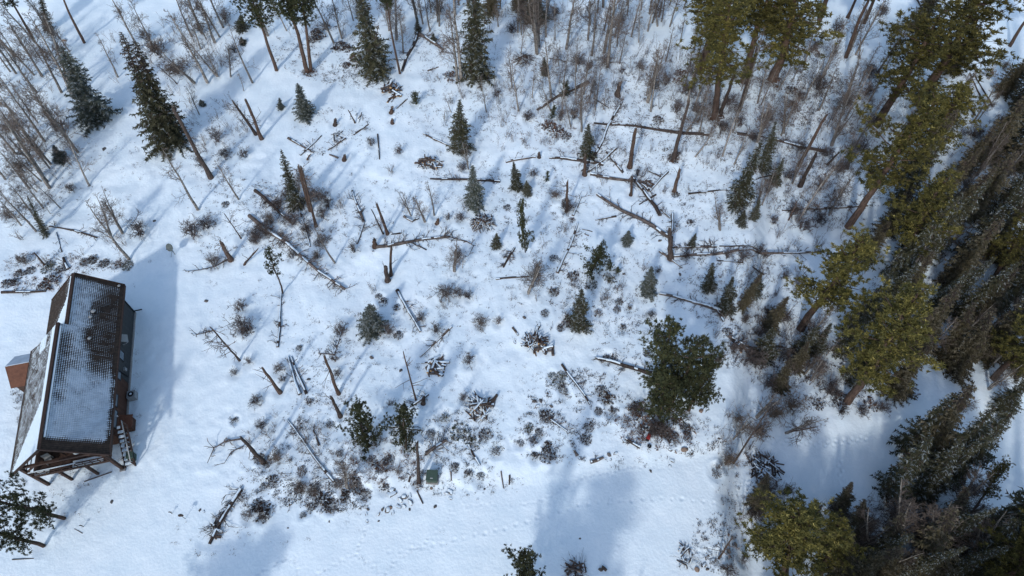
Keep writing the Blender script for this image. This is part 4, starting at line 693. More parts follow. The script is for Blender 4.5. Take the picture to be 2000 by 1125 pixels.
# ------------------------------------------------------------------ snags and stumps: base, tip, width px, stub count
SN = [(412, 347, 338, 212, 9, 14, 'long bare brown trunk beside the tall double-topped spruce'), (511, 271, 480, 196, 7, 5, 0), (500, 262, 456, 200, 6, 12, 0), (345, 162, 310, 130, 2, 2, 0), (617, 441, 588, 327, 5.5, 18, 0), (606, 410, 583, 326, 7, 14, 0),
 (815, 67, 787, 138, 0, 0, 0), (757, 456, 735, 396, 6.5, 1, 'tall straight snag with long shadow above the big log'), (748, 455, 727, 412, 3, 4, 0), (763, 537, 764, 482, 6.5, 1, 'upright snag just below the big log with a sawn stump'), (757, 548, 753, 521, 11, 1, 'dark split stump at the foot of the upright snag'),
 (547, 766, 514, 721, 7.5, 6, 0), (661, 768, 634, 697, 7, 3, 0), (664, 812, 647, 776, 8, 1, 0), (514, 902, 471, 856, 9, 3, 'leaning brown stub with long side branches reaching left'), (812, 780, 788, 689, 3.5, 6, 'slender dead pole with a side branch above the young pines'), (818, 940, 815, 866, 7, 2, 'straight brown snag just left of the green utility box'),
 (451, 507, 432, 474, 10, 12, 'brown stump with outspread branches right of the satellite dish'), (467, 703, 414, 642, 4, 16, 'bent dead tree with drooping twigs right of the house'), (89, 519, 67, 494, 4, 1, 0), (470, 464, 440, 420, 2.5, 4, 0), (476, 516, 502, 488, 4, 5, 0),
 (1206, 186, 1211, 162, 11, 0, 'charred short stump pointing up beyond the long straight log'), (1230, 326, 1242, 252, 9, 2, 0), (1142, 341, 1143, 302, 8, 2, 0), (1315, 311, 1345, 200, 8, 12, 'tall thin snag with a red base above the clearing'), (1317, 374, 1328, 330, 8, 1, 0), (1232, 380, 1235, 346, 6, 2, 0), (1406, 226, 1434, 146, 8, 2, 'pale broken snag leaning beside a rusty-footed pine'),
 (1444, 215, 1478, 95, 6, 5, 0), (1560, 323, 1614, 225, 7, 3, 'straight snag crossing a snow-topped log in the upper right'), (1562, 364, 1594, 300, 8.5, 2, 0), (1616, 322, 1640, 296, 5, 3, 0), (1107, 410, 1108, 352, 6, 6, 0), (1310, 505, 1308, 448, 11, 4, 'big broken stump where the crossed logs meet'), (654, 243, 656, 232, 8, 0, 0),
 (764, 219, 766, 209, 9, 0, 0), (766, 240, 766, 233, 7, 0, 0), (693, 238, 682, 218, 3, 5, 0), (732, 482, 731, 468, 10, 0, 'sawn stump at the left end of the big log'), (826, 788, 828, 776, 9, 0, 0), (1053, 306, 1053, 298, 7, 0, 0), (672, 311, 674, 303, 8, 0, 0), (1432, 905, 1500, 800, 4, 10, 0), (1405, 1090, 1430, 1050, 4, 6, 0), (1380, 30, 1400, -40, 6, 3, 0),
 (1540, 430, 1556, 395, 3, 5, 0), (1655, 35, 1690, -40, 6, 3, 0), (1905, 225, 1890, 200, 5, 2, 0), (853, 436, 856, 428, 8, 0, 0), (600, 310, 606, 302, 4, 2, 0), (1535, 845, 1590, 835, 3, 10, 0), (1645, 640, 1720, 560, 3, 5, 0)]
def snag(x, y, tx, ty, wpx, stubs, lb):
    random.seed(int(x*7+y)); b = G(x, y); t = upto(b, tx, ty); v = t-b; h = max(.25, v.length); r = wpx/ppm(x, y)/2
    lean = (t-b).normalized()
    e = link('dead_trunk' if h > 1.2 else 'stump', None, None, b); n = 6; mb = MB(); pts = []
    for i in range(n+1):
        pts.append(lean*(h*i/n)+(Vector((U(-.3, .3), U(-.3, .3), 0))*r*.8 if 0 < i < n else Vector()))
    pts[0] = Vector((0, 0, -.2))
    mb.tube(pts, [r*(1.35 if i == 0 else (1-.38*i/n)*U(.88, 1.08)) for i in range(n+1)], 9, 0, True, 1, jag=min(.5, h*.2))
    link('trunk', mb.mesh('trunk', ['bark_pine' if (x+y) % 3 else 'bark_dark', 'bark_grey'], True if False else False), e)
    if stubs:
        mb = MB()
        for k in range(stubs):
            tt = U(.3, .98); p = lean*(h*tt); a = U(0, 6.28)
            grow(mb, p, Vector((math.cos(a), math.sin(a), U(-.2, .4))).normalized(), U(.3, 1.)*min(1.6, .35*h+.2), min(.03, r*.35)+.008, 2 if stubs > 8 else 1, 2 if stubs > 8 else 1, 0, -.02, .7)
        stuff(link('branches', mb.mesh('branches', ['bark_grey']), e))
    nm = 'stump' if h <= 1.2 else ('tall dead trunk' if h > 4 else 'short dead trunk')
    reg(e, ('%s brown %s' % ('thick' if wpx > 7 else 'thin', nm)) , 'stump' if h <= 1.2 else 'dead trunk', x, y, 'snags and stumps', lb or None)
    return e
for a in SN:
    if a[4]: snag(*a)
# long side branches of the leaning stub
# ------------------------------------------------------------------ fallen logs: ends in px, width px, snow share, branch count, lift
LG = [(487, 420, 672, 566, 8.5, .8, 60, 'long leaning log with stubble branches running down to the right'), (497, 372, 568, 432, 7, .4, 26, 0), (584, 408, 606, 482, 4, .95, 14, 0), (562, 270, 613, 297, 5, .3, 2, 0), (628, 265, 586, 303, 4.5, .9, 3, 0), (690, 263, 720, 243, 3.5, .4, 5, 0), (640, 293, 675, 270, 4, .5, 5, 0),
 (643, 302, 661, 308, 4.5, .2, 0, 0), (737, 262, 742, 311, 3, .15, 0, 'straight thin pole lying alone, left of the slab pile'), (826, 261, 905, 297, 5, .85, 4, 0), (840, 348, 977, 354, 5.5, .5, 12, 0), (775, 212, 795, 193, 3, .4, 0, 0), (835, 138, 857, 131, 3, .3, 1, 0), (786, 138, 815, 66, 8.5, .4, 2, 'leaning broken trunk at the top, propped against another'),
 (817, 66, 866, 96, 7.5, .5, 12, 0), (1072, 113, 1107, 120, 3.5, .5, 2, 0), (1048, 213, 1148, 159, 8, .45, 8, 'dark heavy log slanting up right beside small pines at the top'), (1158, 192, 1189, 210, 2.5, .2, 1, 0), (1214, 198, 1156, 312, 7.5, .8, 8, 'snow-topped log crossing over the long straight one'), (1160, 240, 1385, 264, 6.5, .35, 10, 'long straight dark log lying across the slope'),
 (1073, 307, 1179, 321, 7.5, .5, 5, 0), (1147, 336, 1204, 290, 6.5, .8, 4, 0), (988, 317, 1046, 305, 6, .95, 1, 0), (1183, 297, 1218, 336, 5.5, .5, 4, 0), (1153, 340, 1252, 356, 7, .5, 6, 0), (1163, 322, 1165, 347, 4.5, .7, 1, 0), (1268, 333, 1291, 346, 4, .5, 2, 0), (1304, 335, 1270, 374, 6, .85, 1, 0), (1236, 343, 1289, 421, 8, .6, 8, 0),
 (1250, 352, 1266, 374, 6, .5, 3, 0), (1440, 262, 1500, 270, 7, .5, 4, 0), (1503, 271, 1612, 296, 7, .75, 14, 'snow-topped log at the top right crossed by a straight snag'), (1344, 378, 1420, 371, 4, .4, 3, 0), (1470, 355, 1510, 343, 3, .3, 1, 0), (95, 442, 140, 450, 4, .3, 2, 0), (140, 450, 190, 464, 4.5, .3, 6, 0), (109, 455, 122, 492, 3.5, .7, 3, 0),
 (122, 504, 135, 525, 7, .85, 0, 'short snow-capped log above the house roof peak'), (3, 571, 90, 568, 5.5, .5, 4, 'wavy log lying left of the house roof peak'), (688, 372, 711, 434, 6, .8, 10, 0), (711, 434, 697, 476, 4.5, .5, 8, 0), (733, 482, 878, 462, 8, .45, 18, 'big log with a sawn stump lying across the middle'), (878, 462, 912, 472, 3, .4, 6, 0), (806, 475, 833, 488, 3, .2, 2, 0),
 (764, 457, 782, 455, 4, .3, 1, 0), (551, 573, 541, 678, 5.5, .92, 8, 'snow-covered log running down from the sparse little pine'), (667, 645, 652, 692, 4, .8, 12, 0), (655, 692, 622, 690, 2.5, .4, 5, 0), (561, 697, 587, 770, 7.5, .85, 3, 'left one of the twin snow-covered logs'), (570, 696, 597, 770, 6.5, .85, 3, 'right one of the twin snow-covered logs'),
 (777, 566, 819, 649, 7.5, .8, 5, 0), (820, 697, 882, 638, 5.5, .7, 6, 0), (983, 522, 1003, 484, 5.5, .3, 12, 0), (790, 422, 806, 433, 6, .85, 0, 0), (804, 433, 818, 427, 4, .6, 0, 0), (968, 545, 1033, 541, 4.5, .5, 1, 0), (1118, 421, 1136, 384, 5.5, .9, 1, 0), (1130, 436, 1089, 533, 7, .85, 8, 0), (1165, 380, 1309, 464, 9.5, .55, 14, 'thick log slanting down to the big broken stump'),
 (1313, 418, 1311, 478, 6.5, .7, 6, 0), (1288, 490, 1332, 524, 5, .5, 3, 0), (1312, 483, 1400, 482, 5, .5, 22, 0), (1315, 502, 1607, 491, 6.5, .6, 24, 'very long log running right from the big broken stump into the trees'), (1400, 508, 1492, 537, 4, .6, 8, 0), (1248, 399, 1281, 380, 4, .5, 4, 0), (1163, 430, 1204, 423, 4, .5, 3, 0), (1289, 409, 1309, 426, 4, .4, 2, 0),
 (1137, 447, 1157, 453, 2.5, .4, 0, 0), (1141, 456, 1150, 460, 2.5, .4, 0, 0), (1288, 573, 1416, 608, 9, .7, 6, 'thick snow-topped log curving under the bank spruces'), (1395, 598, 1412, 628, 6, .5, 12, 0), (1163, 700, 1273, 728, 9.5, .75, 5, 'log running into the big pine by the road bank'), (1098, 711, 1152, 790, 5.5, .8, 5, 0), (1423, 655, 1448, 672, 7, .5, 6, 0), (1430, 664, 1500, 690, 6, .5, 10, 0),
 (408, 1062, 470, 955, 9.5, .6, 22, 'log with a dark root end slanting at the lower left'), (24, 1092, 66, 1091, 2.8, .1, 0, 'thin dark pole lying alone by the left of the bottom edge'), (560, 820, 652, 940, 6.5, .75, 6, 'slanting log with a snow stripe below the twin logs'), (611, 840, 624, 870, 4, .4, 0, 0), (740, 828, 822, 841, 6, .85, 4, 0), (770, 815, 836, 769, 6, .8, 6, 0),
 (832, 886, 871, 857, 9, .6, 6, 0), (914, 868, 938, 908, 5.5, .8, 1, 0), (799, 942, 808, 912, 5, .7, 3, 0), (815, 958, 826, 984, 3.6, 0, 0, 'short black pole lying just below the straight snag by the green box'), (880, 922, 881, 939, 3.2, 0, 0, 0), (979, 920, 983, 954, 3, 0, 0, 'left of two short dark poles at the road edge'), (995, 928, 995, 947, 4, .1, 0, 'right of two short dark poles at the road edge'),
 (1221, 857, 1251, 873, 8, .4, 2, 'mossy log with a pale sawn end beside the red container'), (1153, 903, 1178, 892, 8.5, .4, 1, 0), (1071, 817, 1109, 842, 5, .85, 2, 0), (1120, 880, 1128, 890, 7, .4, 0, 0), (1735, 783, 1798, 770, 4, .3, 8, 0), (1528, 412, 1695, 402, 6.5, .8, 20, 'snow-topped log in shade running right to the forest edge'), (1500, 672, 1585, 688, 4, .7, 6, 0), (145, 1033, 161, 1042, 1.6, 0, 0, 0),
 (1893, 142, 1928, 212, 3.5, .3, 2, 0), (1902, 143, 1938, 208, 3.5, .3, 1, 0), (1785, -10, 1805, 25, 3.5, .2, 1, 0), (1800, -12, 1818, 18, 3.5, .2, 1, 0), (560, 990, 570, 984, 5, .5, 1, 0), (1820, 720, 1870, 680, 3, .7, 6, 0), (1690, 250, 1640, 262, 3, .8, 8, 0), (452, 822, 462, 818, 3, .2, 3, 0), (1000, 640, 1012, 655, 5, .8, 0, 0), (1175, 1108, 1183, 1116, 8, .3, 0, 0), (1405, 480, 1500, 500, 4, .5, 12, 0)]
def log(x0, y0, x1, y1, wpx, snow, nbr, lb, z0=0.):
    random.seed(int(x0*3+y1)); wpx *= .88; snow *= .95; r = wpx/ppm((x0+x1)/2, (y0+y1)/2)/2
    a = G(x0, y0, r*.5); b = G(x1, y1, r*.5); L_ = (b-a).length; n = max(2, min(12, int(L_/1.2))); mid = (a+b)/2
    side = Vector((-(b-a).y, (b-a).x, 0)).normalized(); pts = []
    for i in range(n+1):
        p = a.lerp(b, i/n)+side*(math.sin(i*.9+x0)*r*.5+U(-.25, .25)*r)
        gz = float(terrain(p.x, p.y)); p.z = max(gz+r*.25, p.z); pts.append(p-mid)
    thick0 = random.random() < .5
    tp = lambda i: 1.12-.42*(i/n) if thick0 else .70+.42*(i/n)
    rad = [r*tp(i)*U(.84, 1.12) for i in range(n+1)]
    e = link('fallen_log', None, None, mid)
    mb = MB(); mb.tube(pts, rad, 8, 0, True, 1); br = ['bark_dark', 'bark_grey', 'bark_dark'][int(x0) % 3]
    link('trunk', mb.mesh('trunk', [br, 'cutwood' if wpx > 7.5 and int(x0) % 4 == 1 else 'bark_grey']), e)
    if snow > .05:
        mb = MB(); up = Vector((0, 0, 1)); m = n*4; run = None
        def at(t): i = min(n-1, int(t*n)); f = t*n-i; return pts[i].lerp(pts[i+1], f), rad[i]*(1-f)+rad[i+1]*f
        for i in range(m):
            if vnoise(i*.45+x0, 3.3)+.5 > .10+snow*.72: continue
            (p, ra), (q, rb) = at(i/m), at((i+1)/m); s = side*1.0
            wv = max(.12, min(.8, .24+.40*snow+vnoise(i*.9+x0*2, 7.7)*.45)); off = vnoise(i*.37+x1, 2.1)*.5; p = p+s*(ra*off*.6); q = q+s*(rb*off*.6)
            o = [(-1, .0), (-.6, .42), (0, .62), (.6, .42), (1, 0)]
            for (u0, h0), (u1, h1) in zip(o[:-1], o[1:]):
                f0 = lambda c, rr, u, hh: c+s*(u*rr*wv*1.06)+up*(rr*(math.sqrt(max(0, 1-(u*wv)**2))*1.0)+rr*.32*hh+.012)
                mb.quad(f0(p, ra, u0, h0), f0(q, rb, u0, h0), f0(q, rb, u1, h1), f0(p, ra, u1, h1))
        if mb.f: stuff(link('snow_cap', mb.mesh('snow_cap', ['snow']), e))
    nbr = int(nbr*1.6)+(3 if wpx > 4 and L_ > 1.5 else 0)
    if nbr:
        mb = MB(); d = (b-a).normalized()
        for k in range(nbr):
            t = U(.1, 1); i = min(n-1, int(t*n)); p = pts[i].lerp(pts[i+1], t*n-i)
            dr = (side*random.choice((-1, 1))*U(.5, 1)+Vector((0, 0, U(.0, .5)))+d*(U(.2, .9)*(1 if thick0 else -1))).normalized()
            grow(mb, p, dr, U(.4, 1.5)*min(1, .35+r*2.5), .025+r*.10, 2, 2, 0, -.02, .6)
        stuff(link('branches', mb.mesh('branches', ['bark_grey' if int(x0) % 2 else 'twig_brown']), e))
    w_ = 'long' if L_ > 5 else ('short' if L_ < 2 else 'mid-length')
    reg(e, '%s %s%s log' % (w_, 'thin ' if wpx < 4.6 else ('thick ' if wpx > 7.2 else ''), 'snow-covered' if snow > .75 else ('snow-striped' if snow > .45 else 'dark')), 'log', (x0+x1)/2, (y0+y1)/2, 'fallen logs', lb or None)
    return e
for a in LG: log(*a)
def branch_thing(pl, wpx, lb, cat='branch', kids=8):
    pts = [G(*p, .25) for p in pl]; m0 = pts[0].copy(); mb = MB(); r = wpx/ppm(*pl[0])/2; n = len(pts)
    mb.tube([p-m0 for p in pts], [r*(1-.7*i/(n-1)) for i in range(n)], 5, 0)
    random.seed(int(pl[0][0]))
    for k in range(kids):
        i = random.randrange(n-1); p = pts[i].lerp(pts[i+1], U(0, 1))-m0
        grow(mb, p, rv(1).normalized(), U(.3, .9), r*.5, 1, 2, 0, -.05, .6)
    o = link('fallen_branch', mb.mesh('fallen_branch', ['twig_brown']), None, m0); tag(o, lb, cat); return o
branch_thing([(472, 857), (440, 862), (418, 875), (405, 904)], 4, 'long crooked branch arching left from the leaning brown stub', kids=14)
branch_thing([(475, 872), (452, 882), (438, 905)], 3, 'shorter hanging branch under the leaning brown stub', kids=8)
branch_thing([(417, 645), (400, 650), (378, 655)], 3, 'drooping twiggy branch left of the bent dead tree by the house', kids=14)
branch_thing([(447, 505), (420, 520), (392, 527), (362, 530)], 3, 'fine branch reaching left from the brown stump near the dish', kids=16)
branch_thing([(912, 472), (925, 480), (915, 500)], 2.5, 'thin curved branch past the right tip of the big middle log', kids=6)
branch_thing([(1190, 122), (1205, 121), (1222, 124)], 2, 'thin branch hanging over snow near the top birches', kids=3)

# ------------------------------------------------------------------ piles
def stick_mesh(seed, r, m, snow=True, L_=1., end='bark_grey'):
    random.seed(seed); mb = MB(); pts = [Vector((-.5*L_+L_*i/3, U(-.02, .02), U(-.015, .015))) for i in range(4)]
    mb.tube(pts, [r, r*.95, r*.88, r*.8], 7, 0, True, 1)
    if snow:
        for i in range(3):
            if U(0, 1) < .25: continue
            a, b = pts[i], pts[i+1]
            for s0, s1, z0, z1 in ((-.75, 0, .70, 1.12), (0, .75, 1.12, .70)):
                mb.quad(a+Vector((0, s0*r, z0*r)), b+Vector((0, s0*r, z0*r)), b+Vector((0, s1*r, z1*r)), a+Vector((0, s1*r, z1*r)), 2)
    return mb.mesh('log', [m, end, 'snow'])
STK = [stick_mesh(90+i, .055, m, s, 1., e) for i, (m, s, e) in enumerate((('bark_dark', 0, 'bark_grey'), ('bark_dark', 1, 'bark_grey'), ('bark_grey', 1, 'cutwood'), ('bark_pine', 0, 'cutwood'), ('bark_grey', 0, 'bark_grey')))]
def pile(x, y, rpx, rypx, n, lmin, lmax, thick, lb, name='log_pile', mode='heap', hz=.8, twigs=0):
    random.seed(int(x+y)); c = G(x, y); s = ppm(x, y); e = link(name, None, None, c); tag(e, lb, 'pile', 'piles of cut wood'); R_ = rpx/s; Ry = rypx/s/.8
    for k in range(n):
        a = U(0, 6.28); q = U(0, 1)**.6; px_, py_ = math.cos(a)*q*R_*.75, math.sin(a)*q*Ry*.75; L_ = U(lmin, lmax)
        o = link('log', STK[random.randrange(5)], e); z = .08+(1-q)*hz*U(.3, 1)
        o.location = (px_, py_, z+float(terrain(c.x+px_, c.y+py_))-c.z)
        az = U(0, 3.14) if mode == 'heap' else (a+U(-1.1, 1.1) if mode == 'dome' else U(-.5, .5)+1.0)
        tilt = (-U(.15, .6)*q if mode == 'dome' else U(-.25, .25))
        o.rotation_euler = (0, -tilt if mode == 'dome' else tilt, az); t_ = thick*U(.6, 1.3); o.scale = (L_, t_, t_)
    if twigs:
        mb = MB()
        for k in range(twigs):
            a = U(0, 6.28); grow(mb, Vector((math.cos(a)*R_*U(0, .8), math.sin(a)*Ry*U(0, .8), U(0, hz*.8))), Vector((math.cos(a), math.sin(a), U(-.2, .3))).normalized(), U(.4, 1.), .018, 1, 2, 0, -.03, .6)
        stuff(link('twigs', mb.mesh('twigs', ['twig_brown']), e))
pile(765, 178, 26, 28, 34, .5, 1.7, 2.2, 'snowy jumble of split logs below the two tallest spruces at the top', hz=.9, twigs=10)
pile(835, 320, 33, 15, 44, .5, 1.5, 1.7, 'reddish slab pile heaped low and wide with a stump at its foot', hz=.9)
pile(1023, 118, 24, 19, 60, .8, 1.8, .7, 'round brush heap of fine branches near the top', 'brush_pile', 'dome', .9, 60)
pile(943, 438, 30, 22, 80, .8, 1.5, .9, 'dome-shaped brush pile of radiating sticks', 'brush_pile', 'dome', 1.1, 20)
pile(1045, 666, 30, 24, 46, .7, 1.5, 1.4, 'fanned-out pile of cut logs left of the cone-shaped spruce', hz=.9)
pile(1068, 682, 20, 10, 8, .9, 1.4, 2.4, 'row of short thick logs fallen off the fanned-out pile', hz=.3)
pile(850, 716, 26, 20, 22, .6, 1.4, 2.2, 'heap of snow-capped boards right of the slender dead pole', hz=.4)
pile(935, 797, 30, 26, 52, .6, 1.6, 1.4, 'leggy heap of sticks above the grey-green brush', hz=.9, twigs=14)
pile(962, 785, 14, 12, 8, .7, 1.2, 2.4, 'few thick cut logs at the right end of the leggy stick heap', hz=.3)
pile(1492, 914, 36, 28, 60, .9, 2.0, 1.3, 'snowy log heap on the shaded bank beside the tan bushes', hz=.9, twigs=14)
pile(700, 230, 14, 10, 8, .5, 1.0, .8, 'small star of sticks right of the lone little spruce', hz=.3)
pile(660, 268, 16, 14, 12, .5, 1.2, 1.0, 'loose scatter of sticks between the crossed logs and the bare pole', hz=.2, twigs=12)
pile(1340, 1088, 20, 22, 20, .5, 1.2, .9, 'thin scatter of sticks left of the lower-right rocks', hz=.3, twigs=14)
pile(1125, 1112, 24, 16, 18, .7, 1.6, 1.4, 'branchy snow-covered debris at the bottom edge', 'brush_pile', hz=.4, twigs=30)
pile(1440, 672, 20, 12, 16, .6, 1.4, 1.4, 'dark rotten wood heap in the brush right of the big pine', hz=.4, twigs=20)
pile(1262, 362, 16, 14, 10, .7, 1.5, 1.4, 'small pile where slanting logs cross left of a short snag', hz=.3, twigs=6)
pile(425, 1030, 14, 22, 12, .5, 1.0, 1., 'broken bits strewn along the log with a dark root end', hz=.3, twigs=20)
pile(1145, 322, 14, 12, 10, .6, 1.3, 1.2, 'broken bits heaped in the tangle of crossing logs', hz=.3, twigs=10)

# ------------------------------------------------------------------ rocks
def rock_mesh(seed, m, snow):
    random.seed(seed); import bmesh; bm = bmesh.new(); bmesh.ops.create_icosphere(bm, subdivisions=2, radius=1)
    cuts = [(rv(1).normalized(), U(.40, .75)) for _ in range(9)]
    for v in bm.verts:
        for n_, d_ in cuts:
            t_ = v.co.dot(n_)
            if t_ > d_: v.co -= n_*(t_-d_)
        v.co.z *= .7; v.co.x *= 1.15; v.co += rv(.03)
    me = bpy.data.meshes.new('rock'); 
    bm.normal_update()
    for f in bm.faces: f.material_index = 1 if snow and f.normal.z > .72 and f.calc_center_median().z > .25 else 0
    bm.to_mesh(me); bm.free(); me.materials.append(M[m]); me.materials.append(M['snow']); return me
RK = [rock_mesh(i, m, s) for i, (m, s) in enumerate((('rock', 1), ('rock', 1), ('rock_orange', 1), ('rock_orange', 0), ('rock', 0)))]
ROCKS = [(765, 966, 11, 0), (768, 957, 8, 1), (783, 976, 7, 2), (791, 971, 7.5, 1), (801, 969, 6.5, 0), (803, 981, 8, 2), (778, 990, 6.5, 0), (790, 988, 6, 2), (763, 991, 5.5, 3), (756, 998, 8, 1), (748, 994, 5, 4), (768, 1002, 5, 0), (800, 996, 4, 4), (718, 994, 4.5, 4), (716, 1004, 4, 0), (740, 1005, 5, 2), (739, 1018, 3, 4), (717, 1019, 4, 1),
 (820, 953, 5, 2), (836, 950, 4.5, 1), (843, 954, 4, 3), (880, 960, 8, 0), (872, 963, 5, 2), (880, 973, 4.5, 0), (946, 956, 4.5, 4), (933, 975, 3, 0), (849, 990, 5, 4), (562, 1031, 2.5, 4), (643, 1018, 3, 4), (1042, 784, 6, 4), (1056, 784, 6, 4), (1049, 793, 6.5, 2), (1076, 793, 5, 4), (1133, 894, 4.5, 1), (1189, 887, 6, 4), (1202, 885, 5.5, 2),
 (1183, 896, 3.5, 0), (1193, 897, 3.5, 1), (1358, 843, 6, 2), (1369, 803, 6, 3), (1312, 866, 7, 0), (1310, 879, 5.5, 1), (1320, 881, 5.5, 2), (1352, 886, 4.5, 4), (1312, 899, 5.5, 0), (1308, 909, 4, 1), (1271, 921, 4.5, 4), (1405, 857, 4, 4), (1417, 860, 5, 1), (1422, 1045, 4.5, 3), (1413, 1061, 7, 0), (1422, 1075, 7, 4), (1404, 1064, 4.5, 1),
 (1390, 1095, 6.5, 0), (1376, 1104, 6.5, 2), (1362, 1113, 7, 3), (1435, 1062, 6, 4), (1383, 1112, 5, 4), (218, 981, 5, 4), (725, 698, 5.5, 4), (782, 724, 5, 4), (604, 741, 5, 4), (203, 292, 6, 4), (125, 79, 7, 2), (402, 588, 5, 4), (301, 432, 4, 4), (1219, 535, 4.5, 4), (1328, 537, 5, 4), (1023, 620, 5, 4), (1053, 635, 6, 0), (1005, 668, 5, 0), (390, 997, 4, 4), (398, 999, 3.5, 0), (1172, 1112, 6, 4), (1425, 600, 5, 4), (1132, 1052, 3, 4), (1290, 470, 5, 4)]
for x, y, r, k in ROCKS:
    b = G(x, y); s = r/ppm(x, y); o = link('boulder' if r > 5 else 'rock', RK[k], None, b+Vector((0, 0, s*.08))); o.scale = (s*.95, s*.85, s*.8); o.rotation_euler = (0, 0, x+y)
    reg(o, '%s %s' % ('large' if r > 6.4 else ('small' if r < 4.6 else 'mid-sized'), ['grey rock capped with snow', 'angular grey rock capped with snow', 'tawny rock capped with snow', 'bare orange rock', 'bare dark rock'][k]), 'rock', x, y, 'rocks in the snow', 'large orange sandstone rock at the road edge near the spreading pines' if False else None)
o = link('boulder', RK[3], None, G(1337, 879)+Vector((0, 0, .15))); o.scale = (.42, .26, .3); o.rotation_euler = (0, 0, .2); tag(o, 'largest orange rock, lying at the road edge below the big spreading pine', 'rock', 'rocks in the snow')

# ------------------------------------------------------------------ small made things
b = G(845, 934); s = 1/ppm(845, 930)
ub = link('utility_box', None, None, b); ub.rotation_euler = (0, 0, R(-3))
mb = MB(); mb.box((-.45, -.42, .06), (.45, .42, .80)); link('cabinet', mb.mesh('cabinet', ['green_box']), ub)
mb = MB(); mb.v = [Vector(p) for p in ((-.49, -.47, .80), (.49, -.47, .80), (.49, .46, .90), (-.49, .46, .90), (-.49, -.47, .72), (.49, -.47, .72), (.49, .46, .80), (-.49, .46, .80))]
mb.f = [(0, 1, 2, 3), (4, 7, 6, 5), (0, 4, 5, 1), (1, 5, 6, 2), (2, 6, 7, 3), (3, 7, 4, 0)]; mb.m = [0]*6; link('lid', mb.mesh('lid', ['green_box']), ub)
mb = MB(); mb.box((-.10, -.30, .825), (.12, -.24, .85)); link('warning_plate', mb.mesh('warning_plate', ['white_trim']), ub)
mb = MB(); mb.box((-.55, -.55, -.1), (.55, .5, .06)); link('base_slab', mb.mesh('base_slab', ['concrete']), ub)
tag(ub, 'green metal utility box beside the straight brown snag near the road', 'utility box')
b = G(342, 497); dsh = link('satellite_dish', None, None, b)
mb = MB(); mb.tube([(0, 0, -.2), (0, 0, 1.25)], [.035, .035], 8, 0, True); link('mast', mb.mesh('mast', ['dish']), dsh)
mb = MB(); c0 = Vector((0, 0, 1.3)); nrm = Vector((-.25, -.75, .62)).normalized(); u = nrm.cross(Vector((0, 0, 1))).normalized(); v = nrm.cross(u)
rings = []
for j, (rr, dd) in enumerate(((0, 0), (.18, .02), (.32, .06), (.44, .12))):
    rings.append([c0+nrm*dd+u*(rr*math.cos(a*math.pi/10))+v*(rr*math.sin(a*math.pi/10)) for a in range(20)])
for j in range(3):
    for a in range(20):
        a2 = (a+1) % 20; mb.quad(rings[j][a], rings[j][a2], rings[j+1][a2], rings[j+1][a]); mb.quad(rings[j][a]-nrm*.015, rings[j+1][a]-nrm*.015, rings[j+1][a2]-nrm*.015, rings[j][a2]-nrm*.015)
link('reflector', mb.mesh('reflector', ['dish'], False), dsh)
mb = MB(); mb.tube([c0-v*-.40+nrm*.08, c0+nrm*.5+v*.1], [.015, .015], 5); link('feed_arm', mb.mesh('feed_arm', ['black']), dsh)
mb = MB(); mb.tube([c0+nrm*.48+v*.1, c0+nrm*.58+v*.1], [.045, .04], 8, 0, True); link('receiver', mb.mesh('receiver', ['black']), dsh)
for a in (2.5, 4.0): mb = MB(); mb.tube([(math.cos(a)*.55, math.sin(a)*.55, -.05), (0, 0, .8)], [.02, .02], 6, 0, True); link('strut', mb.mesh('strut', ['dish']), dsh)
tag(dsh, 'grey satellite dish on a short mast in open snow beyond the house', 'satellite dish')
b = G(1267, 854); rc = link('red_container', None, None, b); rc.rotation_euler = (0, 0, R(62))
mb = MB(); mb.tube([(-.36, 0, .16), (-.30, 0, .16), (.22, 0, .16), (.30, 0, .16)], [.10, .17, .17, .10], 12, 0, True); link('barrel', mb.mesh('barrel', ['red'], True), rc)
mb = MB(); mb.tube([(-.46, 0, .16), (-.36, 0, .16)], [.15, .15], 10, 0, True); link('cap', mb.mesh('cap', ['black']), rc)
mb = MB(); mb.tube([(.05, .0, .33), (.1, .0, .40), (.2, 0, .33)], [.02, .02, .02], 6); link('handle', mb.mesh('handle', ['black']), rc)
tag(rc, 'small red container lying in the snow below the big spreading pine', 'container')
b = G(1268, 872); o = link('tyre', None, None, b+Vector((0, 0, .10))); mb = MB()
for i in range(14):
    a0, a1 = 6.283*i/14, 6.283*(i+1)/14
    for j in range(6):
        b0, b1 = 6.283*j/6, 6.283*(j+1)/6; f = lambda a, c: Vector((math.cos(a)*(.13+.07*math.cos(c)), math.sin(a)*(.13+.07*math.cos(c)), .07*math.sin(c)))
        mb.quad(f(a0, b0), f(a1, b0), f(a1, b1), f(a0, b1))
link('tread_ring', mb.mesh('tread_ring', ['black'], True), o); tag(o, 'little round black ring on snow just below the red container', 'ring')
def stake(x, y, h, r, lb, m='bark_dark'):
    b = G(x, y); e = link('stake', None, None, b); mb = MB(); mb.tube([(0, 0, -.2), (.02, 0, h)], [r, r], 6, 0, True); link('pole', mb.mesh('pole', [m]), e)
    mb = MB(); mb.box((-.13, -.03, h*.7), (.13, .03, h*.7+.05)); link('crosspiece', mb.mesh('crosspiece', [m]), e); tag(e, lb, 'stake', 'stakes in the snow')
stake(163, 1029, .6, .03, 'short stake with crosspiece in open snow right of the lower-left pine')
stake(336, 1003, .6, .03, 'short stake alone in open snow below the house')
b = G(362, 1013); e = link('garden_ornament', None, None, b); mb = MB(); mb.tube([(0, 0, -.1), (0, 0, .9)], [.025, .02], 6, 0, True); link('post', mb.mesh('post', ['bark_dark']), e)
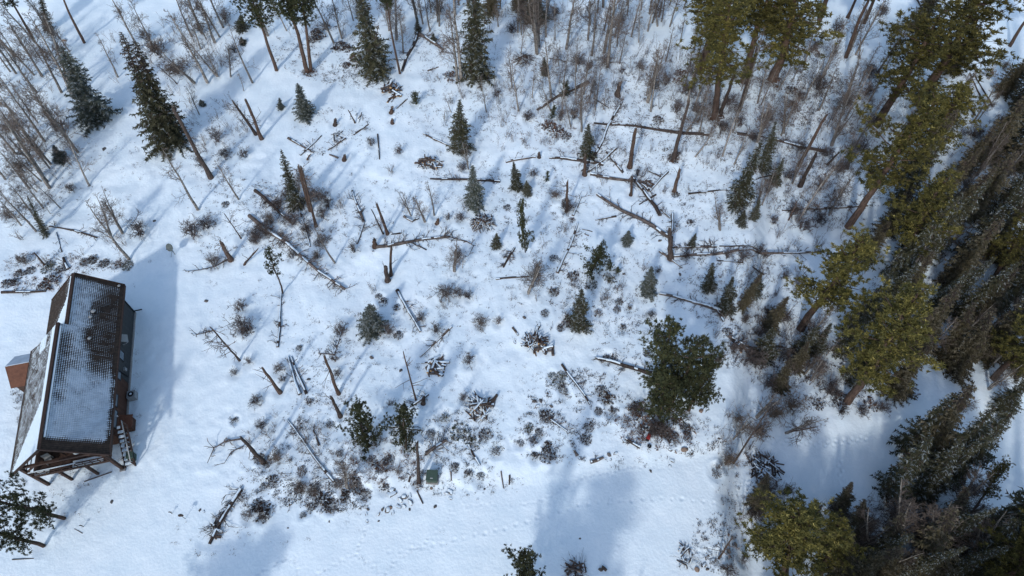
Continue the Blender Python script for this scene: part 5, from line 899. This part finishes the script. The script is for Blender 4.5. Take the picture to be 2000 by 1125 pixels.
mb = MB(); mb.tube([(-.16, 0, .9), (-.12, 0, 1.02), (0, 0, 1.06), (.14, 0, 1.0), (.2, 0, .9)], [.04, .11, .13, .10, .03], 8, 0, True); link('head', mb.mesh('head', ['bark_dark']), e); tag(e, 'thin post with a lumpy dark head left of the rooted log', 'post')
b = G(170, 1041)

# ------------------------------------------------------------------ uncountable growth: litter, grass tufts, saplings
ELL = [  # centre, radii px, pieces, material, size m, tall
 (640, 100, 110, 60, 700, 0, .16), (690, 150, 60, 25, 400, 0, .14), (860, 110, 90, 50, 500, 0, .12), (1100, 110, 160, 90, 900, 0, .12), (1100, 240, 120, 60, 900, 1, .14), (880, 210, 110, 60, 500, 0, .12), (960, 190, 70, 90, 400, 0, .10), (1300, 180, 120, 90, 1500, 0, .16), (1450, 270, 110, 80, 900, 0, .16),
 (1560, 180, 90, 70, 1800, 0, .17), (1600, 250, 120, 120, 1600, 0, .16), (1560, 360, 110, 60, 900, 0, .15), (1250, 290, 120, 60, 800, 0, .13), (1370, 400, 120, 50, 500, 0, .13), (1100, 520, 60, 90, 500, 0, .13), (1200, 580, 90, 80, 700, 0, .13), (1250, 680, 90, 50, 400, 0, .12), (1130, 780, 100, 60, 700, 0, .14),
 (1070, 850, 70, 50, 500, 0, .13), (1280, 830, 80, 50, 900, 1, .15), (1350, 850, 60, 40, 300, 0, .13), (900, 860, 80, 60, 700, 0, .13), (740, 900, 90, 50, 900, 1, .13), (580, 900, 90, 80, 800, 0, .12), (650, 970, 80, 30, 700, 0, .14), (520, 960, 60, 40, 400, 0, .12), (640, 830, 90, 60, 400, 0, .12),
 (440, 420, 80, 90, 500, 0, .12), (560, 420, 120, 70, 700, 0, .13), (90, 530, 90, 40, 700, 1, .13), (200, 515, 60, 14, 300, 0, .13), (60, 300, 90, 150, 900, 0, .12), (190, 330, 90, 90, 300, 0, .10), (420, 280, 60, 90, 500, 0, .12), (650, 260, 80, 60, 300, 0, .12), (620, 700, 80, 90, 300, 0, .11), (800, 660, 130, 80, 300, 0, .11),
 (930, 560, 110, 80, 300, 0, .10), (1050, 390, 80, 70, 500, 0, .12), (1440, 560, 120, 80, 800, 0, .15), (1500, 680, 90, 70, 900, 0, .15), (1600, 740, 110, 60, 800, 0, .15), (1400, 1060, 50, 60, 500, 0, .13), (1460, 960, 60, 80, 500, 0, .13), (900, 940, 120, 30, 350, 0, .10), (1200, 900, 120, 16, 120, 0, .10), (130, 960, 90, 60, 120, 0, .10),
 (48, 780, 22, 60, 260, 0, .12), (250, 880, 20, 30, 80, 1, .10), (1800, 400, 180, 200, 1500, 0, .16), (1800, 1050, 200, 80, 900, 0, .16), (700, 420, 120, 80, 250, 0, .12), (900, 400, 120, 100, 400, 0, .12), (560, 560, 200, 160, 200, 0, .09), (1000, 700, 420, 180, 500, 0, .09), (420, 1050, 90, 40, 80, 0, .09), (700, 500, 300, 200, 1000, 0, .08), (1150, 450, 300, 200, 1500, 0, .09), (1000, 260, 300, 120, 900, 0, .09), (1450, 450, 150, 150, 500, 0, .10), (800, 750, 250, 120, 800, 0, .08), (262, 760, 14, 120, 160, 0, .07), (150, 925, 60, 14, 100, 0, .07), (300, 560, 40, 60, 12, 0, .08), (700, 1040, 300, 50, 60, 0, .07)]
def clumpy(cx, cy, rx, ry, n):
    out = []
    while len(out) < n:
        a = RN.rand()*6.283; q = math.sqrt(RN.rand()); x, y = cx+math.cos(a)*q*rx, cy+math.sin(a)*q*ry
        k = 1+int(RN.rand()*RN.rand()*16)
        for _ in range(k): out.append((x+RN.randn()*3.2, y+RN.randn()*2.2))
    return np.array(out[:n])
def Gv(P):                                                   # many pixels to the ground at once
    u = (P[:, 0]-1000)/FPX; v = (562.5-P[:, 1])/FPX; D = np.stack([u, math.sin(TILT)+v*math.cos(TILT), -math.cos(TILT)+v*math.sin(TILT)], 1); z = np.zeros(len(P))
    for _ in range(5):
        k = (z-CAMH)/D[:, 2]; X = D[:, 0]*k; Y = D[:, 1]*k; z = terrain(X, Y)
    return np.stack([X, Y, z], 1)
acc = {0: [], 1: []}
for cx, cy, rx, ry, n, mi, sz in ELL:
    P = Gv(clumpy(cx, cy, rx, ry, int(n*1.5))); m = len(P)*3
    C = np.repeat(P, 3, 0)+np.c_[RN.randn(m)*sz*.5, RN.randn(m)*sz*.5, np.abs(RN.randn(m))*sz*.45+.02]
    d = RN.randn(m, 3); d[:, 2] = np.abs(d[:, 2])*.6; d /= np.linalg.norm(d, axis=1)[:, None]; s = RN.randn(m, 3); s -= d*(s*d).sum(1)[:, None]; s /= np.linalg.norm(s, axis=1)[:, None]
    L_ = (sz*(.3+.9*RN.rand(m)))[:, None]; w_ = L_*(.25+.4*RN.rand(m))[:, None]
    acc[mi].append(np.stack([C-s*w_*.5, C+s*w_*.5, C+d*L_], 1))
for mi, nm, lb in ((0, 'leaf_litter', 'dark dead leaves and weed stalks poking through the snow'), (1, 'red_litter', 'reddish dead leaves in patches on the snow')):
    V = np.concatenate(acc[mi]).reshape(-1, 3); stuff(link(nm, npmesh(nm, V, np.arange(len(V)).reshape(-1, 3), ['litter' if mi == 0 else 'litter_red'])), lb, 'leaf litter')
# thin saplings and weeds
SAPL = [(1100, 60, 200, 60, 260), (1180, 150, 180, 80, 300), (1080, 230, 120, 70, 240), (930, 200, 110, 90, 160), (1400, 230, 160, 90, 380), (1600, 230, 130, 150, 420), (1560, 420, 110, 70, 240), (420, 240, 70, 60, 140), (60, 260, 100, 160, 260), (600, 420, 100, 70, 160), (1480, 620, 110, 110, 320), (1620, 730, 110, 70, 220), (1280, 320, 140, 60, 160),
 (560, 880, 100, 70, 160), (1440, 860, 50, 60, 90), (1850, 300, 140, 180, 400), (1880, 560, 120, 160, 300), (1760, 1040, 200, 80, 500), (900, 480, 300, 200, 90), (740, 880, 100, 60, 100), (1130, 560, 140, 120, 120), (640, 40, 140, 50, 150), (330, 120, 130, 70, 200), (130, 480, 130, 40, 60), (1500, 1000, 60, 60, 120)]
mb = MB(); random.seed(5)
for cx, cy, rx, ry, n in SAPL:
    P = Gv(clumpy(cx, cy, rx, ry, int(n*1.1)))
    for p in P:
        p = Vector(p); h = U(.5, 2.2)*(1.2 if cx > 1350 or cy < 200 else .8); d = Vector((U(-.35, .35), U(-.35, .35), 1)).normalized(); r = U(.011, .020)
        q = p+d*h*.5; t_ = q+(d+rv(.25)).normalized()*h*.5; mb.tube([p, q, t_], [r, r*.7, r*.4], 3)
        for _ in range(7):
            u = U(.3, .95); c = p.lerp(q, u*2) if u < .5 else q.lerp(t_, u*2-1); e_ = c+(rv(.8)+Vector((0, 0, .7))).normalized()*h*U(.12, .3); mb.tube([c, e_], [r*.6, r*.3], 3)
stuff(link('undergrowth', mb.mesh('undergrowth', ['twig_grey'])), 'thin leafless saplings and weed stalks standing in the snow', 'undergrowth')

# ------------------------------------------------------------------ labels: kind, side and nearest landmark
DIRS = ['right of', 'up-right of', 'above', 'up-left of', 'left of', 'down-left of', 'below', 'down-right of']
from collections import defaultdict
sets = defaultdict(list)
for o, ph, x, y in REG:
    best = sorted(LM, key=lambda l: (l[1]-x)**2+((l[2]-y)*1.0)**2)[:1][0]
    dx, dy = x-best[1], best[2]-y; dist = math.hypot(dx, dy)
    k = int(round(math.degrees(math.atan2(dy, dx))/45)) % 8
    near = 'close ' if dist < 26 else ''
    if dist < 9: sets[(ph, 'close beside', best[0])].append((dist, o))
    else: sets[(ph, near+DIRS[k] if k in (0, 4) or not near else 'just '+DIRS[k], best[0])].append((dist, o))
ORD = ['nearest', 'second-nearest', 'third-nearest', 'fourth-nearest', 'fifth-nearest', 'sixth-nearest', 'seventh-nearest', 'eighth-nearest', 'ninth-nearest', 'tenth-nearest', 'eleventh-nearest', 'twelfth-nearest', 'thirteenth-nearest', 'fourteenth-nearest', 'fifteenth-nearest']
for (ph, d, l), lst in sets.items():
    lst.sort(key=lambda t: t[0])
    for i, (_, o) in enumerate(lst):
        d_ = {'close right of': 'close on the right of', 'close left of': 'close on the left of'}.get(d, d)
        pre = '' if len(lst) == 1 else (('nearer ' if i == 0 else 'farther ') if len(lst) == 2 else ORD[min(i, 14)]+' ')
        o['label'] = '%s%s %s the %s' % (pre, ph, d_, l)
import collections; print('sets', sorted(collections.Counter(len(v) for v in sets.values()).items()), [(k, len(v)) for k, v in sets.items() if len(v) > 5]); print('things', sum(1 for o in bpy.data.objects if o.parent is None), 'dups', len(REG)-len(set(o['label'] for o, *_ in REG)), 'maxwords', max(len(o['label'].split()) for o, *_ in REG))

# ------------------------------------------------------------------ wells pressed into the snow round every trunk and shrub
for o in list(bpy.data.objects):
    if o.parent is None and o.get('category') and 20 > o.location.x > -60 and 10 < o.location.y < 75:
        c = o['category']
        if c in ('spruce', 'pine', 'bare tree', 'dead trunk', 'stump', 'shrub', 'brush'):
            dent(o.location.x+U(-.1, .1), o.location.y+U(-.1, .1), U(.35, .6), U(.10, .2))
gm = bpy.data.objects['ground'].data; vv[:, 2] = ZZ.reshape(-1); gm.vertices.foreach_set('co', vv.astype(np.float32).ravel()); gm.update()
